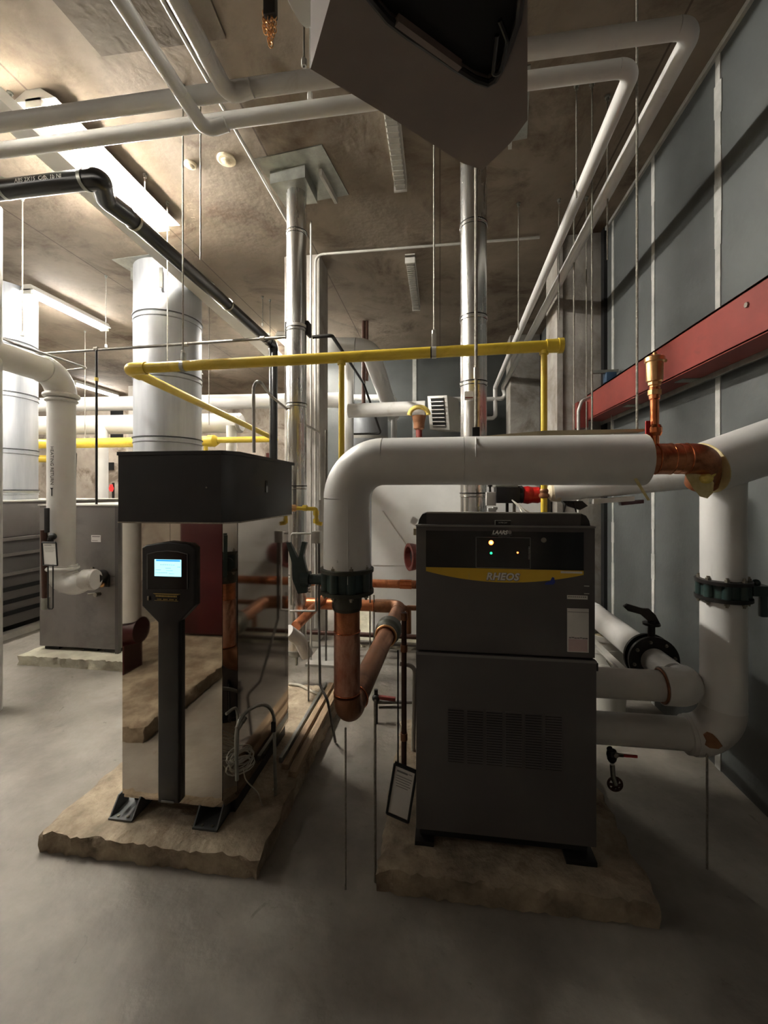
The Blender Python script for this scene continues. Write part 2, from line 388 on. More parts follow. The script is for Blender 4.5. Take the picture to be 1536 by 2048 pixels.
lamp(-.30, 4.22, 5.35, False, 'unlit ribbed strip light above the yellow pipe, middle of the ceiling')
for x_, y_, lb_ in ((-2.36, 6.0, 'unseen fill strip light added behind the concrete column'), (-4.72, 6.55, 'unseen fill strip light added behind the wide aluminium flue'), (-4.72, 1.7, 'unseen fill strip light added over the left aisle, level with the boilers'), 
                   (-4.72, -1.0, 'unseen fill strip light added at the near end of the left aisle'), (-7.75, 4.6, 'unseen fill strip light added left of the old boilers, rear one'), (-7.75, 1.2, 'unseen fill strip light added left of the old boilers, near one'), (-10.4, 3.0, 'unseen fill strip light added by the far left wall')):
    lamp(x_, y_, y_ + (.75 if y_ < 0 else 1.2), True, lb_, tubes=(0,) if y_ < 0 else (-.035, .035))  # unseen lamps added to brighten the room

# ------------------------------------------------------------------ concrete pads
def pad(x0, x1, y0, y1, h, m, label):
    bm = bmesh.new(); nx = int((x1-x0)/.025); ny = int((y1-y0)/.04); nz = 3
    bmesh.ops.create_grid(bm, x_segments=1, y_segments=1, size=.5); bm.clear()
    def P(i, j, k): 
        x = x0 + (x1-x0)*i/nx; y = y0 + (y1-y0)*j/ny; z = h*k/nz
        if i in (0, nx) or j in (0, ny):
            f = .012 if k == nz else .008
            x += random.uniform(-f, f) * (1 if i in (0, nx) else .2); y += random.uniform(-f, f) * (1 if j in (0, ny) else .2)
            if k == nz: z -= random.uniform(.004, .014)
        elif k == nz: z += random.uniform(-.0015, .0015)
        return Vector((x, y, max(z, 0)))
    g = {}
    def gv(i, j, k):
        if (i, j, k) not in g: g[(i, j, k)] = bm.verts.new(P(i, j, k))
        return g[(i, j, k)]
    for i in range(nx):
        for j in range(ny): bm.faces.new((gv(i,j,nz), gv(i+1,j,nz), gv(i+1,j+1,nz), gv(i,j+1,nz)))
    for i in range(nx):
        for k in range(nz):
            bm.faces.new((gv(i,0,k), gv(i+1,0,k), gv(i+1,0,k+1), gv(i,0,k+1))); bm.faces.new((gv(i+1,ny,k), gv(i,ny,k), gv(i,ny,k+1), gv(i+1,ny,k+1)))
    for j in range(ny):
        for k in range(nz):
            bm.faces.new((gv(0,j+1,k), gv(0,j,k), gv(0,j,k+1), gv(0,j+1,k+1))); bm.faces.new((gv(nx,j,k), gv(nx,j+1,k), gv(nx,j+1,k+1), gv(nx,j,k+1)))
    return one('concrete_pad', bm, m, label, 'pad')
class _W:
    pass
PADH = .09
pad(-1.66, -.70, 1.55, 3.0, PADH, 'pad_concrete', 'rough concrete pad under the mirror-polished boiler')
pad(-.235, .75, 1.56, 2.62, PADH, 'pad_concrete', 'rough concrete pad under the charcoal boiler on the right')
pad(-3.64, -2.1, 3.2, 5.2, PADH, 'pad_concrete_pale', 'pale concrete pad under the grey cabinet at the far left')
pad(-1.0, 1.04, 4.0, 5.6, .05, 'pad_concrete_pale', 'low concrete pad under the large white tank')

# ------------------------------------------------------------------ mirror-polished boiler with black hood
def steel_boiler():
    X0, XC, X1, Y0, YC, Y1, Z0, Z1, Z2 = -1.392, -.922, -.885, 1.69, 1.751, 2.39, .15, 1.37, 1.683
    t = thing('boiler', ((X0+X1)/2, (Y0+Y1)/2, PADH), 'mirror-polished steel boiler with black hood and lit control screen', 'boiler')
    poly = lambda g, z: [(X0-g, Y0-g, z), (XC, Y0-g, z), (X1+g, YC-g*.4, z), (X1+g, Y1+g, z), (X0-g, Y1+g, z)]
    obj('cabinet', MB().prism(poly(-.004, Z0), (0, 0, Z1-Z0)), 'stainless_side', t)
    # front sheets left and right of the control column, the mitred strip and the side sheet
    obj('front_panel', MB().prism([(X0, Y0-.002, Z0+.02), (-1.165, Y0-.002, Z0+.005), (-1.165, Y0-.002, Z1), (X0, Y0-.002, Z1)], (0, .005, 0)), 'stainless', t)
    obj('front_panel', MB().prism([(-1.163, Y0-.002, Z0+.005), (-.96, Y0-.002, Z0), (XC-.001, Y0-.002, Z0+.03), (XC-.001, Y0-.002, Z1), (-1.163, Y0-.002, Z1)], (0, .005, 0)), 'stainless', t)
    obj('corner_strip', MB().prism([(XC+.001, Y0-.001, Z0+.03), (X1-.001, YC-.001, Z0+.035), (X1-.001, YC-.001, Z1), (XC+.001, Y0-.001, Z1)], (-.003, .004, 0)), 'stainless', t)
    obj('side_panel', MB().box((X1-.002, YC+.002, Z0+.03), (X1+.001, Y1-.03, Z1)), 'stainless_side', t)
    hood = obj('hood', MB().prism(poly(.012, Z1+.002), (0, 0, Z2-Z1-.02)), 'matt_black', t)
    obj('hood_lid', MB().prism([(X0-.016, Y0-.016, Z2-.02), (XC+.004, Y0-.016, Z2-.02), (X1+.016, YC-.01, Z2-.02), (X1+.016, Y1+.05, Z2-.02), (X0-.016, Y1+.05, Z2-.02)], (0, 0, .016)), 'matt_black', hood)
    obj('hood_rim', MB().prism(poly(.014, Z1-.004), (0, 0, .006)), 'bolt', hood)
    obj('side_catch', MB().obox((X1+.014, 2.03, 1.53), (.002, 0, 0), (0, .012, 0), (0, 0, .03), .001), 'gloss_black', hood)
    p = at(413, 975, Y=Y0-.013); obj('screw', MB().ball(p, .004), 'bolt', hood)
    # control column
    YF = 1.662
    def fr(px, py): return at(px, py, Y=YF)
    outl = [(283,1212),(283,1096),(292,1090),(335,1083),(378,1088),(388,1096),(388,1212),(357,1245),(357,1608),(315,1606),(315,1245)]
    mb = MB().prism([fr(*q) for q in outl], (0, .026, 0))
    bmesh.ops.bevel(mb.bm, geom=[e for e in mb.bm.edges if abs(e.verts[0].co.y-YF) < 1e-4 and abs(e.verts[1].co.y-YF) < 1e-4], offset=.007, segments=3, affect='EDGES', profile=.5)
    cc = obj('control_column', mb, 'matt_black', t)
    a = fr(296, 1105); b = fr(376, 1178)
    bez = [fr(296,1178), fr(296,1108), fr(316,1103), fr(336,1101.5), fr(356,1103), fr(376,1108), fr(376,1178)]
    pr = []
    obj('bezel', MB().prism([q - V(0, .001, 0) for q in bez], (0, -.004, 0)), 'gloss_black', cc)
    obj('bezel_rim', MB().sweep([q - V(0, .005, 0) for q in bez], .0015, 6), 'charcoal_light', cc)
    s0 = fr(311, 1118); s1 = fr(364, 1153)
    obj('screen', MB().box((s0.x, YF-.0065, s1.z), (s1.x, YF-.005, s0.z)), 'screen_glow', cc)
    obj('screen_header', MB().box((s0.x+.008, YF-.0075, s0.z-.008), (s1.x-.004, YF-.0065, s0.z-.001)), 'screen_header', cc)
    mb = MB(); wdt = s1.x - s0.x
    for zz, xa, xb in ((.022, .22, .78), (.036, .42, .62), (.044, .05, .25), (.046, .45, .70), (.056, .04, .5), (.030, .86, .98), (.060, .55, .75)):
        n = 7
        for j in range(n):
            x = s0.x + wdt*(xa + (xb-xa)*j/n); mb.box((x, YF-.0073, s0.z-zz-.0016), (x + wdt*(xb-xa)/n*.7, YF-.0065, s0.z-zz))
    obj('screen_text', mb, 'screen_line', cc)
    n0 = fr(310, 1186); n1 = fr(358, 1204)
    obj('name_plate', MB().box((n0.x, YF-.003, n1.z), (n1.x, YF, n0.z), .001), 'iron_dark', cc)
    mb = MB().box((n0.x-.006, YF-.004, n0.z-.002), (n1.x+.008, YF-.003, n0.z))
    for zz in (.10, .86): mb.box((n0.x, YF-.004, n0.z-(n0.z-n1.z)*zz-.0012), (n1.x, YF-.003, n0.z-(n0.z-n1.z)*zz))
    for j in range(14):
        x = n0.x + .006 + (n1.x-n0.x-.012)*j/14; mb.box((x, YF-.004, n1.z+.020), (x+.0045, YF-.003, n1.z+.027))
        if j % 4: mb.box((x, YF-.004, n1.z+.008), (x+.004, YF-.003, n1.z+.012))
    obj('plate_lettering', mb, 'gold_print', cc)
    k = fr(298, 1196); obj('key_lock', MB().box((k.x-.005, YF-.006, k.z-.009), (k.x+.004, YF, k.z+.009), .001), 'bolt', cc)
    g = fr(336, 1602); obj('base_clip', MB().box((g.x-.03, YF-.004, g.z-.006), (g.x+.03, YF+.004, g.z+.002), .001), 'charcoal_light', cc)
    # angle feet bolted to the pad
    for fpx in (252, 431):
        fx = at(fpx, 1630, Z=PADH).x
        mb = MB().box((fx-.055, 1.635, PADH), (fx+.055, 1.78, PADH+.008))
        for sx in (-.055, .049): mb.prism([(fx+sx, 1.635, PADH), (fx+sx, 1.75, PADH), (fx+sx, 1.75, Z0+.01), (fx+sx, 1.692, Z0+.01)], (.006, 0, 0))
        ft = obj('foot', mb, 'foot_steel', t)
        for sx in (-.02, .025): obj('foot_bolt', MB().lathe((fx+sx, 1.652, PADH+.008), (0, 0, 1), [(0, .006), (.004, .006)], 8), 'bolt', ft)
    obj('skid', MB().box((X0+.01, 1.75, PADH), (X0+.07, Y1-.04, Z0)), 'iron_dark', t)
    obj('skid', MB().box((X1-.07, 1.75, PADH), (X1-.01, Y1-.04, Z0)), 'iron_dark', t)
steel_boiler()

# conduit hoop, wires beside the polished boiler
def smooth(pts, n=6):
    pts = [V(p) for p in pts]; out = []
    q = [pts[0]*2 - pts[1]] + pts + [pts[-1]*2 - pts[-2]]
    for i in range(1, len(q) - 2):
        for k in range(n):
            t = k / n; a, b, c, d = q[i-1], q[i], q[i+1], q[i+2]
            out.append(.5*((2*b) + (c-a)*t + (2*a-5*b+4*c-d)*t*t + (3*b-a-3*c+d)*t**3))
    return out + [pts[-1]]
def hoop():
    p = [at(474, 1560, X=-.80), at(474, 1458, X=-.80), at(498, 1420, X=-.78), at(530, 1410, X=-.76), at(547, 1432, X=-.76), at(549, 1490, X=-.76), at(551, 1560, X=-.76)]
    g = p[-1].copy(); g.z = PADH; p[-1] = g
    t = thing('conduit_hoop', g, 'bent grey flexible conduit looping beside the polished boiler', 'conduit')
    obj('conduit', MB().sweep(smooth(p), .0075, 10), 'galvanised', t)
    obj('connector', MB().lathe(p[1], (p[2]-p[1]), [(0, .011), (.03, .011), (.03, .013), (.05, .013)]), 'bolt', t)
    obj('connector', MB().lathe(V(p[4].x, p[4].y, p[4].z-.03), (0, 0, -1), [(0, .011), (.04, .011)]), 'iron_dark', t)
hoop()
mb = MB()
c0 = at(482, 1520, X=-.82)
pts = []
for k in range(150):
    a = k * .42; wob = .85 + .18*math.sin(k*.37)
    pts.append(at(482 + 27*wob*math.cos(a) + 3*math.sin(k*.21), 1520 + 17*wob*math.sin(a) - 9*math.cos(a) + 12*math.sin(k*.083), X=-.83 + .012*math.sin(k*.9)))
mb.sweep(pts, .0026, 6)
one('wire_bundle', mb, 'wire_pale', 'tangled coil of pale cable strapped beside the polished boiler', 'cable')
mb = MB().sweep(smooth([c0 + V(.01, 0, -.03), at(492, 1560, X=-.81), at(515, 1585, X=-.80), at(528, 1612, X=-.79), V(-.785, 1.93, PADH+.003)]), .0025, 6)
one('loose_wire', mb, 'wire_pale', 'thin loose wire trailing from the coil onto the pad', 'cable')
p = [at(452, 1428, X=-.845), at(472, 1417, X=-.83), at(476, 1450, X=-.83), at(475, 1505, X=-.82)]
one('flexible_conduit', MB().sweep(smooth(p), .006, 8), 'galvanised', 'short bent conduit end sticking out above the cable coil', 'conduit')

# planks / strut rails on the pad behind
for i, (xa, xb, m, lb) in enumerate(((-.745, -.705, 'timber', 'long timber batten along the right edge of the left pad'), (-.80, -.765, 'timber', 'second timber batten lying parallel on the left pad'), (-.835, -.815, 'galvanised', 'thin steel strut lying between the battens and the boiler'))):
    one('batten' if m == 'timber' else 'strut', MB().box((xa, 2.0 + i*.05, PADH - .004), (xb, 2.98, PADH + .028), .003), m, lb, 'batten' if m == 'timber' else 'strut')

# ------------------------------------------------------------------ charcoal boiler on the right
def grey_boiler():
    X0, X1, Y0, Y1, Z0, ZS, Z1 = -.095, .585, 1.69, 2.50, .152, .865, 1.368
    def fr(px, py, y=Y0): return at(px, py, Y=y)
    t = thing('boiler', ((X0+X1)/2, (Y0+Y1)/2, PADH), 'charcoal cabinet boiler with yellow name band and louvred lower door', 'boiler')
    obj('cabinet', MB().box((X0, Y0+.02, Z0), (X1, Y1, Z1), .004), 'charcoal_panel', t)
    up = obj('upper_panel', MB().box((X0, Y0, ZS+.004), (X1, Y0+.02, Z1), .003), 'charcoal_panel', t)
    lo = obj('lower_panel', MB().box((X0, Y0-.004, Z0), (X1+.004, Y0+.02, ZS-.004), .003), 'charcoal_panel', t)
    obj('panel_lip', MB().box((X0, Y0-.006, ZS-.014), (X1+.004, Y0-.0035, ZS-.004)), 'charcoal_light', lo)
    # domed top cover, set back, with black end cheeks
    hz = 1.418
    prof = [(X0+.006, Z1+.001), (X0+.010, Z1+.022), (X0+.022, Z1+.042), (X0+.04, hz), (X1-.04, hz), (X1-.022, Z1+.042), (X1-.01, Z1+.022), (X1-.006, Z1+.001)]
    hd = obj('top_cover', MB().prism([(x, Y0+.035, z) for x, z in prof], (0, .09, 0)), 'charcoal_panel', t)
    for s, xs in ((-1, X0), (1, X1)):
        pp = [(xs - s*.006, Z1+.001), (xs - s*.010, Z1+.022), (xs - s*.022, Z1+.042), (xs - s*.04, hz-.001), (xs - s*.04, Z1+.001)]
        obj('end_cheek', MB().prism([(x, Y0+.033, z) for x, z in pp], (0, .002, 0)), 'matt_black', hd)
    obj('cover_edge', MB().box((X0+.04, Y0+.03, hz-.002), (X1-.04, Y0+.05, hz+.003)), 'pale_conduit', hd)
    obj('front_ledge', MB().box((X0-.002, Y0-.004, Z1-.004), (X1+.002, Y0+.036, Z1+.003), .001), 'charcoal_light', hd)
    a = fr(990, 1041, Y0+.03); b = fr(1021, 1050, Y0+.03)
    lb = obj('small_label', MB().box((a.x, Y0+.029, b.z), (b.x, Y0+.033, a.z)), 'gloss_black', hd)
    text_at('lettering', '30 PSI CAP', .0075, ((a.x+b.x)/2, Y0+.0285, (a.z+b.z)/2), (1, 0, 0), (0, 0, 1), 'white_print', lb)
    obj('label_edge', MB().box((a.x-.001, Y0+.0275, a.z), (b.x+.001, Y0+.0285, a.z+.0015)).box((a.x-.001, Y0+.0275, b.z), (a.x+.001, Y0+.0285, a.z)), 'white_print', lb)
    # black fascia with window, lamps and logo
    a = fr(852, 1060); b = fr(1167, 1141)
    fa = obj('fascia', MB().box((a.x, Y0-.003, b.z), (b.x, Y0, a.z-.002)), 'gloss_black', t)
    wa = fr(952, 1074); wb = fr(1060, 1137)
    mb = MB()
    for (p, q) in (((wa.x, wa.z), (wb.x, wa.z)), ((wb.x, wa.z), (wb.x, wb.z)), ((wb.x, wb.z), (wa.x, wb.z)), ((wa.x, wb.z), (wa.x, wa.z))):
        mb.sweep([(p[0], Y0-.0045, p[1]), (q[0], Y0-.0045, q[1])], .0011, 6)
    wi = obj('window_frame', mb, 'charcoal_light', fa)
    for px, py, r, m in ((982, 1085, .0052, 'led_core'), (982, 1106, .005, 'led_green'), (1035, 1105, .0036, 'led_red')):
        p = fr(px, py); obj('indicator_lamp', MB().ball((p.x, Y0-.004, p.z), r, (1, .6, 1)), m, fa)
        if m == 'led_core': obj('lamp_halo', MB().ring((p.x, Y0-.003, p.z), (0, 1, 0), .0075, .0018, 20, 6), 'led_red', fa)  # glowing ring put in as the red halo around the lamp
    p = fr(1058, 1105); mb = MB()
    for k in range(8): mb.box((p.x-.003, Y0-.005, p.z-.026+k*.0065), (p.x+.003, Y0-.003, p.z-.022+k*.0065))
    obj('dip_marks', mb, 'grey_print', fa)
    p = fr(1087, 1080); obj('cam_lock', MB().lathe((p.x, Y0-.003, p.z), (0, -1, 0), [(0, .010), (.003, .010), (.005, .007), (.005, .001)]).box((p.x-.001, Y0-.0095, p.z-.006), (p.x+.001, Y0-.007, p.z+.006)), 'bolt', fa)
    p = fr(999, 1064.5); text_at('logo_lettering', 'LAARS', .0205, (p.x, Y0-.004, p.z-.001), (1, 0, 0), (0, 0, 1), 'white_print', fa, shear=.3, bold=.0009, space=.95)
    p = fr(1019, 1064.5); obj('logo_emblem', MB().lathe((p.x, Y0-.0035, p.z), (0, -1, 0), [(0, .0075), (.001, .0075)]), 'grey_print', fa)
    p = fr(1003, 1070); obj('logo_rule', MB().box((p.x-.04, Y0-.004, p.z-.0006), (p.x+.04, Y0-.003, p.z+.0006)).box((p.x-.012, Y0-.004, p.z-.006), (p.x+.032, Y0-.003, p.z-.005)), 'grey_print', fa)
    # yellow band, bowed below
    zt = b.z - .0005; x0, x1 = a.x, b.x; poly = [(x0, Y0-.002, zt), (x1, Y0-.002, zt)]
    for k in range(21):
        q = k / 20; x = x1 + (x0-x1)*q; s = 1 - (2*q-1)**2
        poly.append((x, Y0-.002, zt - .016 - .037*s))
    bd = obj('name_band', MB().prism(poly, (0, .0025, 0)), 'yellow_band', t)
    p = fr(1004, 1153.5)
    text_at('lettering_shadow', 'RHEOS', .038, (p.x+.0012, Y0-.0026, p.z-.0012), (1, 0, 0), (0, 0, 1), 'grey_print', bd, shear=.22, bold=.003, space=1.06)
    text_at('lettering', 'RHEOS', .038, (p.x, Y0-.0038, p.z), (1, 0, 0), (0, 0, 1), 'white_print', bd, shear=.22, bold=.0012, space=1.06)
    p = fr(938, 1153); obj('band_mark', MB().box((p.x-.001, Y0-.003, p.z-.012), (p.x+.001, Y0-.002, p.z+.012)), 'gold_print', bd)
    a = fr(1121, 1142); b = fr(1164, 1147); obj('sticker', MB().box((a.x, Y0-.004, b.z), (b.x, Y0-.002, a.z)), 'paper', bd)
    obj('tape_scrap', MB().prism([fr(*q) - V(0, .003, 0) for q in ((1089,1169),(1091,1165),(1100,1162),(1104,1154),(1108,1155),(1110,1165),(1106,1169))], (0, .001, 0)), 'blue_tape', up)
    a = fr(1134, 1190); b = fr(1175, 1199); s = obj('label_strip', MB().box((a.x, Y0-.002, b.z), (b.x, Y0, a.z)), 'paper', up)
    mb = MB()
    for k in range(9): mb.box((a.x+.004+k*.0075, Y0-.0028, b.z+.007), (a.x+.009+k*.0075, Y0-.002, b.z+.011))
    obj('label_text', mb, 'grey_print', s)
    a = fr(1134, 1216); b = fr(1177, 1305); s = obj('instruction_card', MB().box((a.x, Y0-.004, b.z), (b.x, Y0, a.z), .001), 'paper', up)
    obj('card_print', MB().box((a.x+.004, Y0-.0048, b.z+.004), (b.x-.006, Y0-.004, b.z+.05)), 'paper_pink', s)
    mb = MB()
    for k in range(7): mb.box((a.x+.006+k*.0098, Y0-.0058, b.z+.053+.001*math.sin(k*2)), (a.x+.0145+k*.0098, Y0-.004, b.z+.057+.001*math.sin(k*2)))
    mb.box((a.x+.001, Y0-.0052, a.z-.014), (b.x-.001, Y0-.004, a.z-.0125))
    obj('card_lettering', mb, 'grey_print', s)
    for py in (1172, 1187):
        p = fr(1173, py); obj('catch', MB().box((p.x-.009, Y0-.004, p.z-.0015), (p.x+.009, Y0, p.z+.0015)), 'pale_conduit', up)
    # louvres: six banks of pressed slots
    a = fr(893, 1411, Y0-.004); b = fr(1127, 1538, Y0-.004); cw = (b.x-a.x)/6
    for c in range(6):
        mb = MB(); xa = a.x + c*cw + .006; xb = a.x + (c+1)*cw - .006; n = 21
        for r in range(n):
            z = a.z - .004 - (a.z-b.z)*(r+.3)/n
            mb.prism([(xa, Y0-.004, z), (xa, Y0-.0088, z-.0058), (xa, Y0-.0080, z-.0066), (xa, Y0-.004, z-.0050)], (xb-xa, 0, 0))
        obj('louvre_bank', mb, 'charcoal_panel', lo)
    mb = MB()
    for c in range(6):
        xa = a.x + c*cw + .007; xb = a.x + (c+1)*cw - .007
        for r in range(21):
            z = a.z - .004 - (a.z-b.z)*(r+.3)/21; mb.box((xa, Y0-.0047, z-.0108), (xb, Y0-.0035, z-.0088))
    obj('louvre_slots', mb, 'void_black', lo)
    # dark plinth rails and feet
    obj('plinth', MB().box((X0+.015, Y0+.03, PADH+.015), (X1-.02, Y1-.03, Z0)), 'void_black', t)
    obj('foot', MB().box((X0-.005, Y0-.01, PADH), (X0+.07, Y0+.12, PADH+.018), .002), 'iron_dark', t)
    obj('foot', MB().box((X1-.11, Y0-.02, PADH), (X1+.002, Y0+.1, PADH+.018), .002), 'iron_dark', t)
    obj('side_latch', MB().box((X1+.0, Y0+.0, ZS-.045), (X1+.012, Y0+.03, ZS-.015), .002), 'matt_black', t)
grey_boiler()

# ------------------------------------------------------------------ big white pipe over the boilers, with copper riser and green valve
YP = 1.72
def butterfly_valve(c, r, lever_dir, label, mgreen, rows=8, hgt=.075, lever=True, tag_m='valve_olive', axis=(0, 0, 1)):
    """wafer valve between two flanges; c = centre"""
    c = V(c); ax = V(axis).normalized(); ld = V(lever_dir).normalized(); sd = ax.cross(ld)
    t = thing('butterfly_valve', c - ax*hgt*.7, label, 'valve')
    for s in (-1, 1):
        b0 = c + ax*s*hgt/2
        fl = obj('flange', MB().lathe(b0, ax*s, [(0, r), (.014, r), (.016, r*.96), (.016, r*.5)], 32), tag_m, t)
        for k in range(rows):
            a = 2*math.pi*(k+.5)/rows; mb = MB(); hexbolt(mb, b0 + ax*s*.015 + (ld*math.cos(a) + sd*math.sin(a))*r*.84, ax*s, .010, .010)
            obj('bolt', mb, 'bolt', fl)
    mb = MB().lathe(c - ax*hgt/2, ax, [(0, r*.80), (hgt, r*.80)], 32)
    for k in range(rows):
        a = 2*math.pi*(k+.5)/rows; p = c + (ld*math.cos(a) + sd*math.sin(a))*r*.80
        mb.lathe(p - ax*hgt*.49, ax, [(0, r*.17), (hgt*.98, r*.17)], 12)
    obj('body', mb, mgreen, t)
    if lever:
        n0 = c + ld*r*.8; n1 = c + ld*(r + .085)
        obj('neck', MB().lathe(n0, ld, [(0, .026), (.05, .022), (.07, .022), (.07, .034), (.105, .034)], 20), mgreen, t)
        up = ax
        mb = MB(); q = n1
        mb.prism([q + up*(-.06) + ld*.01, q + up*(-.055) + ld*(-.028), q + up*.03 + ld*(-.03), q + up*.10 + ld*(-.012), q + up*.155 + ld*(-.028), q + up*.160 + ld*(-.008), q + up*.085 + ld*.008, q + up*.09 + ld*.012, q + up*.155 + ld*.045, q + up*.155 + ld*.062, q + up*.07 + ld*.036, q + up*.0 + ld*.034], sd*.018)
        h = obj('lever', mb, mgreen, t)
        mb = MB()
        for k in range(7): mb.box(q + up*(.018-.012*k) + ld*(-.034) - V(.004, .004, .003), q + up*(.018-.012*k) + ld*(-.034) + V(.004, .004, .003))
        obj('lever_teeth', mb, 'bolt', h)
    return t
def hot_main():
    L = at(694, 1100, Y=YP); zt = at(1000, 921, Y=YP).z; R = .0965
    e = at(1287, 915, Y=YP); fl_z = at(694, 1140, Y=YP).z
    t = thing('insulated_pipe', (L.x, YP, fl_z), 'thick white insulated pipe bending over the top of the charcoal boiler', 'pipe')
    obj('insulation', MB().sweep([(L.x, YP, fl_z), (L.x, YP, zt-.155)], [R*1.03, R*.99], 40), 'white_jacket', t)
    arc = fillet([(L.x, YP, zt-.32), (L.x, YP, zt), (L.x+.32, YP, zt)], .155, 14)[1:-1]
    obj('elbow_cover', MB().sweep(arc, R*1.005, 40), 'white_jacket', t)
    obj('insulation', MB().sweep([(L.x+.155, YP, zt), ((L.x+e.x)/2-.1, YP, zt)], R, 40), 'white_jacket', t)
    obj('insulation', MB().sweep([((L.x+e.x)/2-.099, YP, zt), (e.x, YP, zt-.003)], R*1.008, 40), 'white_jacket', t)
    # overlapping jacket edge on the riser and the raw end of the insulation
    obj('jacket_seam', MB().obox((L.x+.025, YP-R*1.01, (fl_z+zt)/2-.1), (.0012, 0, 0), (0, .002, 0), (0, 0, (zt-fl_z)/2-.06)), 'white_paint', t)
    obj('jacket_rivet', MB().ball((L.x-.02, YP-R*1.02, fl_z+.05), .006, (1, .4, 1)), 'white_paint', t)
    obj('insulation_end', MB().lathe((e.x, YP, zt), (1, 0, 0), [(0, R*.99), (.002, R*.98), (.002, .056)]), 'foam', t)
    p = at(1288, 962, Y=YP-.06); q = at(1299, 1002, Y=YP-.05)
    obj('torn_strip', MB().prism([at(1268, 958, Y=YP-.07), at(1274, 956, Y=YP-.07), at(1300, 1000, Y=YP-.05), at(1295, 1001, Y=YP-.05)], (0, .003, 0)), 'foam', t)
    obj('drip_line', MB().sweep([at(952, 875, Y=YP-.05), (at(952, 890, Y=YP-.09).x, YP-.0905, at(952, 890, Y=YP-.09).z), (at(952,914,Y=YP-R).x, YP-R-.001, at(952, 914, Y=YP-R).z)], .0025, 6), 'white_paint', t)
    # copper end with fittings
    mx = at(1405, 925, Y=YP).x
    cu = thing('copper_pipe', (e.x, YP, zt-.06), 'bright copper pipe end with elbow sticking out of the white insulation', 'pipe')
    obj('tube', MB().sweep([(e.x-.03, YP, zt), (mx-.035, YP, zt)], .056, 32), 'copper', cu)
    for px in (1310, 1340, 1372):
        x = at(px, 900, Y=YP).x; obj('joint_ring', MB().ring((x, YP, zt), (1, 0, 0), .0572, .0028), 'copper_bright', cu)
    obj('coupling', MB().lathe((at(1311, 900, Y=YP).x, YP, zt), (1, 0, 0), [(0, .0585), (at(1340,900,Y=YP).x-at(1311,900,Y=YP).x, .0585)]), 'copper', cu)
    obj('elbow', MB().sweep(fillet([(mx-.09, YP, zt), (mx+.005, YP+.01, zt), (mx+.06, YP+.10, zt-.055), (mx+.07, YP+.13, zt-.09)], .07), .058, 32), 'copper', cu)
    return L, zt, R, e, fl_z, mx
L, ZT, RP, EP, FZ, MX = hot_main()
vz = at(694, 1160, Y=YP).z
butterfly_valve((L.x, YP, vz), .112, (-1, 0, 0), 'dark green butterfly valve with lever between white pipe and copper riser', 'valve_green')
def copper_riser():
    z0 = at(692, 1405, Y=YP).z; X = L.x
    zb = z0 - .055; Yb = 3.33; xb = at(800, 1213, Y=Yb).x; zz = at(800, 1213, Y=Yb).z
    t = thing('copper_pipe', (X, YP, zb), 'large stained copper pipe hanging in a U below the green valve', 'pipe')
    tb = vz - .055
    obj('collar', MB().lathe((X, YP, tb), (0, 0, -1), [(0, .062), (.055, .062), (.07, .056), (.07, .05)], 32), 'valve_olive', t)
    zm = at(692, 1262, Y=YP).z
    obj('tube', MB().cyl((X, YP, tb-.06), (X, YP, zm), .0535, seg=32), 'copper', t)
    obj('tube', MB().cyl((X, YP, zm), (X, YP, zb+.10), .0545, seg=32), 'copper_stained', t)
    for z in (zm, zb+.10): obj('joint_ring', MB().ring((X, YP, z), (0, 0, 1), .0545, .0025), 'copper_bright', t)
    dirv = V(xb - X, Yb - YP, zz - zb)
    P1 = V(X, YP, zb) + dirv*.115
    obj('elbow', MB().sweep(fillet([(X, YP, zb+.20), (X, YP, zb), V(X, YP, zb)+dirv.normalized()*.2], .09, 12)[1:-1], .056, 32), 'copper_dull', t)
    a = V(X, YP, zb) + dirv.normalized()*.09; b = V(X, YP, zb) + dirv*.60
    obj('tube', MB().cyl(a, b, .054, seg=32), 'copper_dull', t)
    obj('joint_ring', MB().ring(a + dirv.normalized()*.06, dirv, .056, .004), 'copper_bright', t)
    obj('union', MB().lathe(b - dirv.normalized()*.02, dirv, [(0, .066), (.05, .074), (.075, .085), (.15, .085), (.18, .062), (.18, .05)], 28), 'valve_olive', t)
    obj('union_nut', MB().ring(b - dirv.normalized()*.02, dirv, .064, .009), 'brass', t)
    c = V(X, YP, zb) + dirv*.97
    obj('tube', MB().cyl(b + dirv.normalized()*.1, c, .05, seg=28), 'copper_dull', t)
    left = V(at(560, 1203, Y=Yb).x - .8, Yb, zz)
    obj('elbow', MB().sweep(fillet([c - dirv.normalized()*.1, (xb, Yb, zz), (xb-.2, Yb, zz)], .07, 10), .052, 28), 'copper_dull', t)
    obj('tube', MB().cyl((xb-.1, Yb, zz), left, .046, seg=28), 'copper', t)
    for px in (578, 748): obj('joint_ring', MB().ring((at(px, 1203, Y=Yb).x, Yb, zz), (1, 0, 0), .048, .005), 'copper_bright', t)
    obj('branch', MB().sweep(fillet([(xb+.03, Yb-.03, zz), (xb+.07, Yb-.03, zz-.01), (xb+.07, Yb-.03, zz-.2)], .03), .022, 14).cyl((xb+.06, Yb-.03, zz), (xb+.4, Yb-.03, zz), .02), 'copper_dull', t)
    return xb, Yb, zz
XB, YB, ZB = copper_riser()
